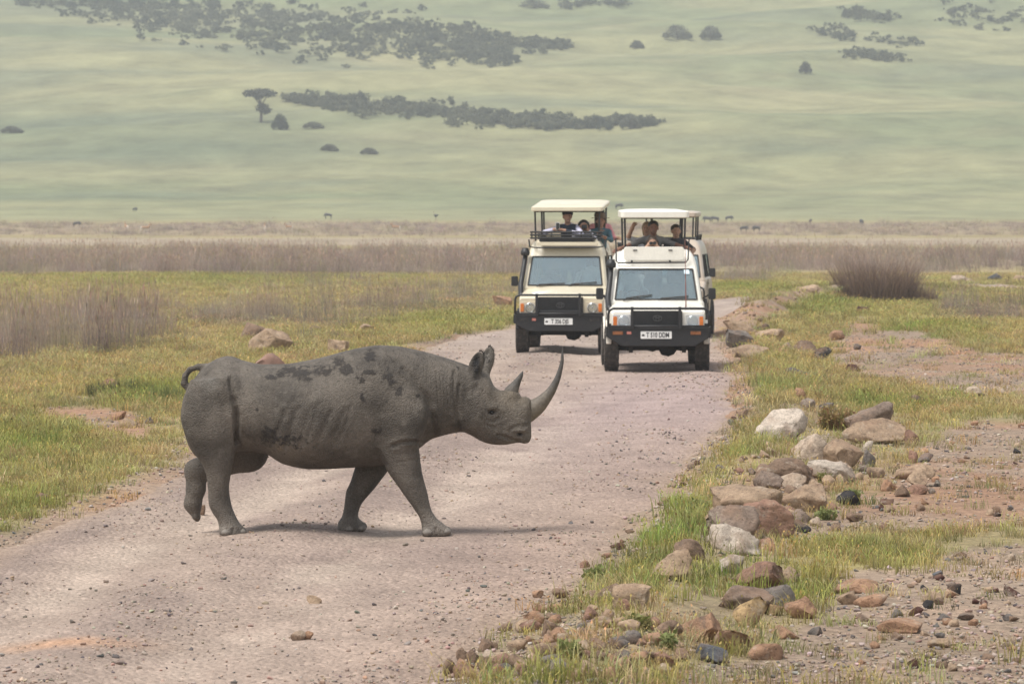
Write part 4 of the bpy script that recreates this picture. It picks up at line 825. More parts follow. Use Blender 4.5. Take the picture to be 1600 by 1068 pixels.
V2, r2_ = vehicle('cream white safari vehicle with a lid panel and whip aerial, plate T 510 DDM', (229 / FPX * Y2, Y2, float(base_h(Y2))), R(-.2), P_WHITE,
    dict(zb=1.235, zt=1.765, zh=1.07, steer=-2, dark_flare=False, bright=True, winch=False, amber_fog=True, plate='T 510 DDM', mz=.0, wipers=[(.10, .45, .14), (.52, .90, .10)], sticker=True, sunstrip=False, roof=(.605, 2.66, 2.79, 2.05, 4.55, .02)))
V1, r1_ = vehicle('sand beige safari vehicle with a black roof rack, plate T 356 DJS', (76 / FPX * Y1, Y1, float(base_h(Y1))), R(-4.2), P_BEIGE,
    dict(zb=1.335, zt=1.90, zh=1.13, steer=2, dark_flare=True, bright=False, winch=True, amber_fog=False, plate='T 356 DJS', mz=-.02, wipers=[(.12, .50, .06), (.55, .93, .10)], sticker=False, sunstrip=True, roof=(.70, 2.80, 2.90, 1.98, 4.7, .14)))
V1.scale = (1.03, 1.03, 1.0)
V3, r3_ = vehicle('dusty pinkish beige safari vehicle mostly hidden behind the cream white one', (239 / FPX * Y3, Y3, float(base_h(Y3))), R(-5), paint_mat('dusty_pinkish_paint', (.50, .42, .34), .6),
    dict(zb=1.36, zt=1.85, zh=1.12, steer=0, dark_flare=True, bright=False, winch=False, amber_fog=False, plate='T 510 DDM', mz=.0, wipers=[(.12, .50, .06)], sticker=False, sunstrip=False, roof=(.60, 2.70, 2.81, 2.0, 4.6, .02)))
for o_ in list(V3.children_recursive):
    if o_.name.split('.')[0] in ('number_plate', 'lettering', 'plate_mark'): bpy.data.objects.remove(o_)
# lid panel, frame and aerial of the white vehicle
MB().prism(rrect(-.56, .50, 1.915, 2.155, .05), 'y', 1.70, 1.735).build('lid_panel', P_WHITE, V2, .008)
for x in (-.36, .26): MB().box(x - .035, x + .035, 1.685, 1.702, 2.085, 2.105).build('lid_catch', M_BLACK, V2)
MB().tube([(-.70, 1.74, 2.30), (-.69, 1.70, 1.90), (-.66, 1.68, 1.875), (.53, 1.68, 1.885), (.57, 1.70, 1.93), (.59, 1.74, 2.30)], .013, 8).tube([(-.42, 1.68, 1.88), (-.42, 1.68, 1.92)], .018, 6).tube([(.25, 1.68, 1.88), (.25, 1.68, 1.92)], .018, 6).build('lid_frame', M_BLACK, V2)
MB().tube([(.47, -.03, 1.08), (.47, -.03, 1.22), (.463, .0, 1.7), (.455, .05, 2.3)], [.012, .010, .006, .004], 6).build('whip_aerial', pmat('rusty_red_aerial', (.22, .07, .05), .6), V2)
# roof rack and beige lid of the other
b = MB()
for z in (2.27, 2.33, 2.39): b.tube([(-.68, 1.62, z), (.70, 1.62, z), (.70, 2.02, z), (-.68, 2.02, z), (-.68, 1.62, z)], .018, 8)
for x in np.linspace(-.66, .68, 8): b.tube([(x, 1.62, 2.25), (x, 1.62, 2.40)], .013, 6)
b.build('roof_rack', M_BLACK, V1); MB().box(-.52, .54, 1.64, 1.98, 2.20, 2.30).build('rack_tray', M_BLACK, V1, .01)
MB().prism(rrect(-.56, .62, 2.115, 2.19, .02), 'y', 1.60, 1.66).build('lid_panel', P_BEIGE, V1, .006)
MB().tube([(-.72, 1.66, 2.24), (-.70, 1.62, 2.10), (-.60, 1.60, 2.08), (.64, 1.60, 2.09), (.74, 1.62, 2.11), (.76, 1.66, 2.24)], .016, 8).build('lid_frame', M_BLACK, V1)

# ------------------------------------------------------------------ people in the vehicles
SK1, SK2, SK3 = (.36, .20, .13), (.42, .25, .17), (.20, .10, .065)
m, nt, p = new_mat('skin_and_cloth'); a_ = nd(nt, 'ShaderNodeAttribute', attribute_name='Col'); tc = nd(nt, 'ShaderNodeTexCoord'); n1 = noise(nt, 22, 6, .6, tc.outputs['Object'])
c = mix(nt, 1.0, a_.outputs['Color'], ramp(nt, n1.outputs['Fac'], [(.3, .82), (.7, 1.14)]).outputs[0], 'MULTIPLY'); nt.links.new(c, p.inputs['Base Color']); p.inputs['Roughness'].default_value = .75; BODYM = m
bp = nd(nt, 'ShaderNodeBump'); bp.inputs['Strength'].default_value = .4; bp.inputs['Distance'].default_value = .01; nt.links.new(n1.outputs['Fac'], bp.inputs['Height']); nt.links.new(bp.outputs[0], p.inputs['Normal'])
def fingers(Vl, Fl, Cl, wrist, palm, skin, curl):
    """five tapered, bent fingers growing from the palm"""
    d = (palm - wrist).normalized(); s = d.cross(Vector((0, 0, 1)));  s = s.normalized() if s.length > .1 else Vector((1, 0, 0)); up = s.cross(d); b = MB()
    for k, (o, L) in enumerate(((-.030, .072), (-.010, .082), (.010, .078), (.028, .062))):
        p0 = palm + s * o; p1 = p0 + d * L * .5 - up * curl * .010; p2 = p1 + (d * (1 - curl) - up * curl).normalized() * L * .5; b.tube([p0 - d * .02, p1, p2], [.0095, .009, .006], 6)
    t0 = palm - d * .045 + s * -.030; b.tube([t0, t0 - s * .028 + d * .022, t0 - s * .030 + d * .052 - up * curl * .01], [.011, .010, .007], 6)
    n0 = sum(len(a) for a in Vl); Vl.append(np.array([tuple(q) for q in b.v])); Cl.append(np.tile(skin, (len(b.v), 1)))
    for f in b.f:
        for i in range(1, len(f) - 1): Fl.append((f[0] + n0, f[i] + n0, f[i + 1] + n0))
def person(label, car, loc, rz, scale, pose, skin, shirt, trousers, hair, hairlen, sleeve='short', hat=None, lean=0.0, seated=False, cap=False, vest=None, face_turn=0.0):
    """one continuous figure; local: faces -Y, feet at z=0, 1.72 m tall before scaling"""
    S_ = Solid((-.75, -.85, -.03), (.75, .5, 1.85), .0155); bones = []
    ln = lambda z: -lean * max(0, z - .92)                            # forward lean above the hips
    def bone(a, b, ra, rb, col, k=.03, ys=1.0): S_.cone(a, b, ra, rb, k, ys); bones.append((np.array(a, float), np.array(b, float), ra, rb, col, ys))
    pel = (0, ln(.95), .95)
    for s in (-1, 1):
        hip = (s * .085, ln(.93), .92)
        if seated: kn = (s * .11, -.42, .88); an = (s * .11, -.46, .46); toe = (s * .12, -.60, .42)
        else: kn = (s * .10, -.03, .50); an = (s * .10, .02, .08); toe = (s * .11, -.14, .035)
        bone(hip, kn, .085, .06, trousers); bone(kn, an, .058, .042, trousers); bone(an, toe, .042, .035, (.05, .04, .035))
    bone(pel, (0, ln(1.12), 1.10), .125, .115, trousers, ys=.75); bone((0, ln(1.1), 1.10), (0, ln(1.30), 1.30), .125, .145, shirt, .05, .72); bone((-.13, ln(1.40), 1.385), (.13, ln(1.40), 1.385), .075, .075, shirt, .06, .9); bone((0, ln(1.25), 1.27), (0, ln(1.42), 1.40), .13, .10, shirt, .05, .75)
    hc = Vector((0, ln(1.60) - .02, 1.605)); bone((0, ln(1.42), 1.42), tuple(hc + Vector((0, .01, -.06))), .052, .05, skin)
    ft = Matrix.Rotation(face_turn, 3, 'Z'); fwd = ft @ Vector((0, -1, 0)); sd_ = ft @ Vector((1, 0, 0))
    bone(tuple(hc + Vector((0, .015, .035))), tuple(hc + fwd * .018 + Vector((0, 0, -.045))), .088, .062, skin, .03, 1.0); bone(tuple(hc + fwd * .05 + Vector((0, 0, -.085))), tuple(hc + fwd * .04 + Vector((0, 0, -.09))), .028, .026, skin, .03)
    bone(tuple(hc + fwd * .075 + Vector((0, 0, .0))), tuple(hc + fwd * .100 + Vector((0, 0, -.03))), .008, .014, skin, .012)
    for s in (-1, 1): q = hc + sd_ * s * .085; bone(tuple(q + Vector((0, 0, .01))), tuple(q + Vector((0, 0, -.03))), .016, .012, skin, .01)
    Vl, Fl, Cl = [], [], []; hands = []
    for s in (-1, 1):
        sh = Vector((s * .175, ln(1.40), 1.39)); el, wr = pose[s]; el = Vector(el); wr = Vector(wr); up_c = vest_c = shirt
        bone(tuple(sh), tuple(el), .056, .045, shirt if sleeve != 'none' else skin); fc = shirt if sleeve == 'long' else skin
        bone(tuple(el), tuple(el + (wr - el) * .8), .043, .033, fc); bone(tuple(el + (wr - el) * .8), tuple(wr), .033, .029, skin)
        d = (wr - el).normalized(); pm = wr + d * .055; bone(tuple(wr), tuple(pm), .030, .036, skin, .02, .8); hands.append((el, wr, pm))
    V, Q = S_.mesh(); best = np.full(len(V), 1e9); col = np.zeros((len(V), 3))
    for a, b, ra, rb, cc, ys in bones:
        ab = b - a; t = np.clip(((V - a) @ ab) / max(ab @ ab, 1e-9), 0, 1); q = V - a - t[:, None] * ab; q[:, 1] /= ys; d = np.linalg.norm(q, axis=1) - (ra + (rb - ra) * t); mk = d < best; best[mk] = d[mk]; col[mk] = cc
    if vest is not None:
        mk = (np.abs(V[:, 0]) < .17) & (V[:, 2] > 1.0) & (V[:, 2] < 1.46) & (np.abs(col - np.array(shirt)).sum(1) < 1e-6); col[mk] = vest
    for s in (-1, 1):                                                 # eyes and brows, mouth
        q = np.array(hc + fwd * .082 + sd_ * s * .033 + Vector((0, 0, .018))); col[np.linalg.norm(V - q, axis=1) < .019] = (.03, .02, .018)
    q = np.array(hc + fwd * .085 + Vector((0, 0, -.062))); col[(np.abs((V - q) @ np.array(sd_)) < .03) & (np.linalg.norm(V - q, axis=1) < .034) & (np.abs(V[:, 2] - q[2]) < .010)] = tuple(c_ * .55 for c_ in skin)
    Vl.append(V); Cl.append(col)
    for f in Q: Fl.append((f[0], f[1], f[2])); Fl.append((f[0], f[2], f[3]))
    for el, wr, pm in hands: fingers(Vl, Fl, Cl, wr, pm, skin, .6)
    root = empty('person'); tag(root, label, 'person', 'passengers in the safari vehicles')
    Mw = car.matrix_basis @ Matrix.Translation(Vector(loc)) @ Matrix.Rotation(rz, 4, 'Z') @ Matrix.Scale(scale, 4); root.matrix_basis = Mw
    new_obj('body', np_mesh('body', np.concatenate(Vl), np.array(Fl), True, np.clip(np.concatenate(Cl), 0, 1)), root, BODYM)
    if hair is not None:
        Hs = Solid((hc.x - .22, hc.y - .24, hc.z - .42), (hc.x + .22, hc.y + .28, hc.z + .24), .013); k = .02
        Hs.ell(np.array(hc + Vector((0, .028, .05)) - fwd * .01), (.098, .105, .088), k); 
        if hairlen > .02:
            for s in (-1, 0, 1): a = hc + sd_ * s * .07 - fwd * .045; Hs.cone(a + Vector((0, 0, .03)), a + Vector((0, .01, -hairlen)) - fwd * .01, .05, .035, .03)
        Hs.ell(np.array(hc + fwd * .085 + Vector((0, 0, -.03))), (.068, .055, .085), .015, sub=True)
        hv, hq = Hs.mesh(); new_obj('hair', np_mesh('hair', hv, hq, True), root, hair)
    if hat is not None:
        b = MB(); c0 = hc + Vector((0, .012, .075)); b.lathe([(.0, .185), (-.012, .19), (.004, .12), (.015, .102), (.085, .092), (.105, .06), (.108, .001)], 'z', 24, c0); b.build('sun_hat', hat, root, smooth=True)
    if cap:
        b = MB(); c0 = hc + Vector((0, .012, .045)); b.lathe([(.0, .107), (.03, .106), (.07, .085), (.09, .05), (.095, .001)], 'z', 20, c0); b.prism([(c0.x + q.x, c0.y + q.y) for q in [ft @ Vector(t) for t in ((-.08, -.06, 0), (.08, -.06, 0), (.06, -.17, 0), (0, -.19, 0), (-.06, -.17, 0))]], 'z', c0.z + .0, c0.z + .012); b.build('cap', CAPM, root, smooth=False)
    return root, [Mw @ pm for _, _, pm in hands]
CAPM = pmat('black_cap_cloth', (.015, .015, .018), .8); H_BLK = pmat('black_hair', (.012, .010, .009), .5, scale=40); H_BRN = pmat('brown_hair', (.05, .03, .018), .5, scale=40); H_FAIR = pmat('fair_hair', (.30, .21, .11), .55, scale=40)
HATM = pmat('tan_hat_felt', (.17, .115, .07), .85, scale=20)
PW, NAVY, LAV, GREY, PINK, TEAL = (.62, .62, .64), (.012, .018, .035), (.50, .49, .60), (.16, .155, .145), (.62, .26, .27), (.06, .13, .16)
JEAN, KHK = (.05, .06, .09), (.16, .13, .09)
FL1, FL2 = .84, .66
rest = lambda s, x=.30, z=1.16, y=-.38: ((s * .26, -.16, 1.16), (s * x, y, z))
PH = []
PH.append(person('man in black cap and navy vest leaning out with a pale phone', V1, (.02, 2.42, 1.06), R(-8), 1.02, {-1: ((-.38, -.46, 1.30), (-.14, -.60, 1.36)), 1: ((.34, -.50, 1.27), (-.02, -.60, 1.34))}, SK1, LAV, JEAN, H_BLK, 0, 'long', cap=True, vest=NAVY, lean=.25, face_turn=.5))
PH.append(person('woman with long black hair holding a camera to her face beside the black cap', V1, (.30, 2.36, .95), R(6), .97, {-1: ((-.24, -.26, 1.32), (-.05, -.20, 1.56)), 1: ((.27, -.24, 1.30), (.06, -.20, 1.55))}, SK1, (.58, .57, .64), JEAN, H_BLK, .26, 'long', lean=.15))
PH.append(person('person in wide brimmed tan hat and teal top beside the roof post', V1, (.60, 2.75, 1.03), R(10), .98, {-1: ((-.24, -.24, 1.24), (-.06, -.36, 1.38)), 1: ((.20, -.22, 1.22), (.04, -.40, 1.28))}, SK1, TEAL, KHK, H_BRN, .15, 'long', hat=HATM, lean=.12))
PH.append(person('person in pink shirt standing behind the tan hat', V1, (.55, 3.65, 1.10), R(14), 1.0, {-1: rest(-1), 1: rest(1)}, SK2, PINK, KHK, H_BLK, .05, 'long', lean=.08))
PH.append(person('man in grey tee with arms spread wide on the hatch rim', V2, (-.02, 2.55, .88), R(2), 1.0, {-1: ((-.42, -.18, 1.30), (-.66, -.42, 1.22)), 1: ((.40, -.14, 1.30), (.56, -.42, 1.26))}, SK3, GREY, KHK, H_BLK, 0, 'short', lean=.10))
PH.append(person('woman in front of the grey tee raising binoculars to her eyes', V2, (-.04, 2.22, .66), R(-2), .97, {-1: ((-.24, -.20, 1.36), (-.07, -.20, 1.57)), 1: ((.24, -.22, 1.33), (.07, -.20, 1.56))}, SK2, KHK, JEAN, H_BRN, .20, 'short', lean=.05))
PH.append(person('young man in dark tee leaning at the right hand roof post', V2, (.40, 3.0, .90), R(8), .95, {-1: rest(-1), 1: ((.30, -.20, 1.26), (.22, -.40, 1.16))}, SK2, (.03, .03, .035), JEAN, H_BRN, .02, 'short'))
PH.append(person('person in white shirt standing behind the man in grey tee', V2, (-.10, 3.35, .86), R(-4), 1.0, {-1: ((-.34, -.1, 1.45), (-.24, -.30, 1.66)), 1: rest(1)}, SK2, PW, JEAN, H_FAIR, .10, 'short', face_turn=-.3))
PH.append(person('driver in pale shirt behind the wheel of the cream white vehicle', V2, (-.38, 2.35, .28 - .0), 0, .95, {-1: ((-.24, -.22, 1.12), (-.15, -.44, 1.10)), 1: ((.24, -.22, 1.12), (.15, -.44, 1.10))}, SK3, PW, KHK, H_BLK, 0, 'short', seated=True))
PH.append(person('front passenger in white shirt seated in the sand beige vehicle', V1, (.40, 2.35, .30), 0, .95, {-1: ((-.24, -.20, 1.12), (-.13, -.40, 1.06)), 1: ((.24, -.20, 1.12), (.13, -.40, 1.06))}, SK3, (.66, .70, .74), KHK, H_BLK, 0, 'short', seated=True))
# hand-held things
def held(name, label, cat, pos, mat, lens=True, size=(.055, .03, .038)):
    e = empty(name, pos); tag(e, label, cat); sx, sy, sz = size
    MB().box(-sx, sx, -sy, sy, -sz, sz).build('camera_body' if lens else 'case', mat, e, .008)
    if lens: MB().lathe([(-sy, .0), (-sy - .07, .0), (-sy - .07, .030), (-sy, .034)], 'y', 16).build('lens', mat, e)
    else: MB().box(-sx * .85, sx * .85, -sy - .002, -sy + .002, -sz * .9, sz * .9).build('screen', M_DARK, e)
    return e
mid_ = lambda h: (h[0] + h[1]) / 2
M_PHONE = pmat('white_phone', (.7, .7, .68), .35, var=.05)
held('phone', 'pale phone held up by the man in black cap', 'phone', mid_(PH[0][1]) + Vector((-.02, -.05, .06)), M_PHONE, False, (.04, .006, .075))
held('camera', 'black camera raised by the woman with long black hair', 'camera', mid_(PH[1][1]) + Vector((0, -.05, 0)), M_BLACK)
bn = empty('binoculars', mid_(PH[5][1]) + Vector((0, -.04, .0))); tag(bn, 'black binoculars raised by the woman in front of the grey tee', 'binoculars')
for s in (-1, 1): MB().lathe([(.05, .0), (.05, .018), (0, .022), (-.06, .030), (-.09, .030), (-.09, 0)], 'y', 14, (s * .034, 0, 0)).build('barrel', M_BLACK, bn, smooth=False)
MB().box(-.02, .02, -.03, .02, -.010, .010).build('bridge', M_BLACK, bn)
# ------------------------------------------------------------------ rocks
import bmesh
def ico(sub):
    bm = bmesh.new(); bmesh.ops.create_icosphere(bm, subdivisions=sub, radius=1); V = np.array([v.co[:] for v in bm.verts]); F = np.array([[v.index for v in f.verts] for f in bm.faces]); bm.free(); return V, F
ICO = {k: ico(k) for k in (2, 3, 4)}
def rock_shape(seed, sub=3, facets=9, rough=.16):
    rg_ = np.random.default_rng(seed); V, F = ICO[sub]; V = V.copy()
    for _ in range(facets + 5):                                            # planes knocked off the lump
        n = rg_.normal(size=3); n /= np.linalg.norm(n); d = rg_.uniform(.34, .70); t = V @ n - d; V = V - np.where(t > 0, t * .97, 0)[:, None] * n
    nn = V / np.linalg.norm(V, axis=1, keepdims=True)
    V = V + nn * ((fbm3(V * 1.4 + seed % 97, seed % 50, 3) - .5) * rough * 1.3 + (np.abs(fbm3(V * 3.5 + seed % 31, seed % 43, 4) - .5) * -2 + .3) * rough * .9 + (fbm3(V * 11 + seed % 31, seed % 43, 3) - .5) * rough * .45)[:, None]
    V[:, 2] = np.where(V[:, 2] < -.45, -.45 + (V[:, 2] + .45) * .2, V[:, 2]); lo, hi = V.min(0), V.max(0)
    V = (V - (lo + hi) / 2) / ((hi - lo) / 2); V[:, 2] = V[:, 2] + 1           # unit: x,y in -1..1, z 0..2
    return V, F
m, nt, p = new_mat('weathered_stone'); ROCKM = m; oi = nd(nt, 'ShaderNodeObjectInfo'); tc = nd(nt, 'ShaderNodeTexCoord'); geo = nd(nt, 'ShaderNodeNewGeometry')
vm = nd(nt, 'ShaderNodeVectorMath', operation='ADD'); nt.links.new(geo.outputs['Position'], vm.inputs[0])
n1 = noise(nt, 9, 9, .72, vm.outputs[0]); n2 = noise(nt, 3.2, 6, .6, vm.outputs[0]); n3 = noise(nt, 40, 6, .7, vm.outputs[0]); vo = nd(nt, 'ShaderNodeTexVoronoi'); vo.inputs['Scale'].default_value = 30; nt.links.new(vm.outputs[0], vo.inputs['Vector'])
c = mix(nt, 1.0, oi.outputs['Color'], ramp(nt, n1.outputs['Fac'], [(.30, .42), (.47, .95), (.70, 1.35)]).outputs[0], 'MULTIPLY'); c = mix(nt, 1.0, c, ramp(nt, n3.outputs['Fac'], [(.3, .72), (.7, 1.22)]).outputs[0], 'MULTIPLY')
n4 = noise(nt, 5.5, 9, .75, vm.outputs[0]); c = mix(nt, ramp(nt, n2.outputs['Fac'], [(.50, 0.0), (.66, .6)]).outputs[0], c, (.31, .20, .135)); c = mix(nt, ramp(nt, n4.outputs['Fac'], [(.56, 0.0), (.64, .55)]).outputs[0], c, (.44, .375, .30)); c = mix(nt, ramp(nt, n4.outputs['Fac'], [(.34, .6), (.42, 0.0)]).outputs[0], c, (.12, .095, .08)); c = mix(nt, ramp(nt, vo.outputs['Distance'], [(.08, .7), (.22, 0.0)]).outputs[0], c, (.07, .055, .05))
nt.links.new(c, p.inputs['Base Color']); p.inputs['Roughness'].default_value = .92; p.inputs['Specular IOR Level'].default_value = .2
bp = nd(nt, 'ShaderNodeBump'); bp.inputs['Strength'].default_value = 1.0; bp.inputs['Distance'].default_value = .045; nt.links.new(n1.outputs['Fac'], bp.inputs['Height']); nt.links.new(bp.outputs[0], p.inputs['Normal'])
KC = dict(white=(.46, .39, .32), pale=(.42, .33, .25), tan=(.37, .265, .18), brown=(.22, .15, .105), red=(.27, .16, .115), orange=(.36, .215, .135), yellow=(.39, .27, .14), grey=(.16, .14, .125), rough=(.22, .165, .13), black=(.045, .042, .042), blue=(.115, .12, .13), maroon=(.10, .05, .04))
ROCK_XY = []
def rock(px0, px1, py0, py1, kind, label, seed=None, name='rock', group=None, depth=.75, sub=None, tilt=0, facets=9, rough=.16, sink=.12, me=None):
    """rock from its photo box: stands on the ground under its lower edge"""
    g = at((px0 + px1) / 2, py1 - .5); sc = FPX / g.y; w_ = (px1 - px0) / sc; h_ = (py1 - py0) / sc; d_ = w_ * depth
    if road_in(np.array([g.x]), np.array([g.y]))[0] > .1: g.z = float(road_z(np.array([g.x]), np.array([g.y]))[0])
    seed = seed if seed is not None else int(px0 * 7 + py1 * 13)
    if me is None:
        V, F = rock_shape(seed, sub or (4 if w_ > .28 else 3), facets, rough); V = V * (w_ / 2, d_ / 2, h_ * (1 + sink) / 2); me_ = np_mesh(name, V, F, True); rzz = 0
        me_.materials.append(ROCKM)
    else: me_ = me; rzz = 0
    o = new_obj(name, me_); o.location = (g.x, g.y + d_ * .42, g.z - h_ * sink); o.rotation_euler = (R(tilt) * .3, R(tilt), rzz)
    if me is not None: o.scale = (w_ / 2, d_ / 2, h_ * (1 + sink) / 2)
    vj = 1 + rng.uniform(-.12, .12); o.color = (*[min(1, c_ * vj) for c_ in KC[kind]], 1); ROCK_XY.append((g.x, g.y + d_ * .4, w_ / 2, d_ / 2))
    return tag(o, label, 'rock', group)
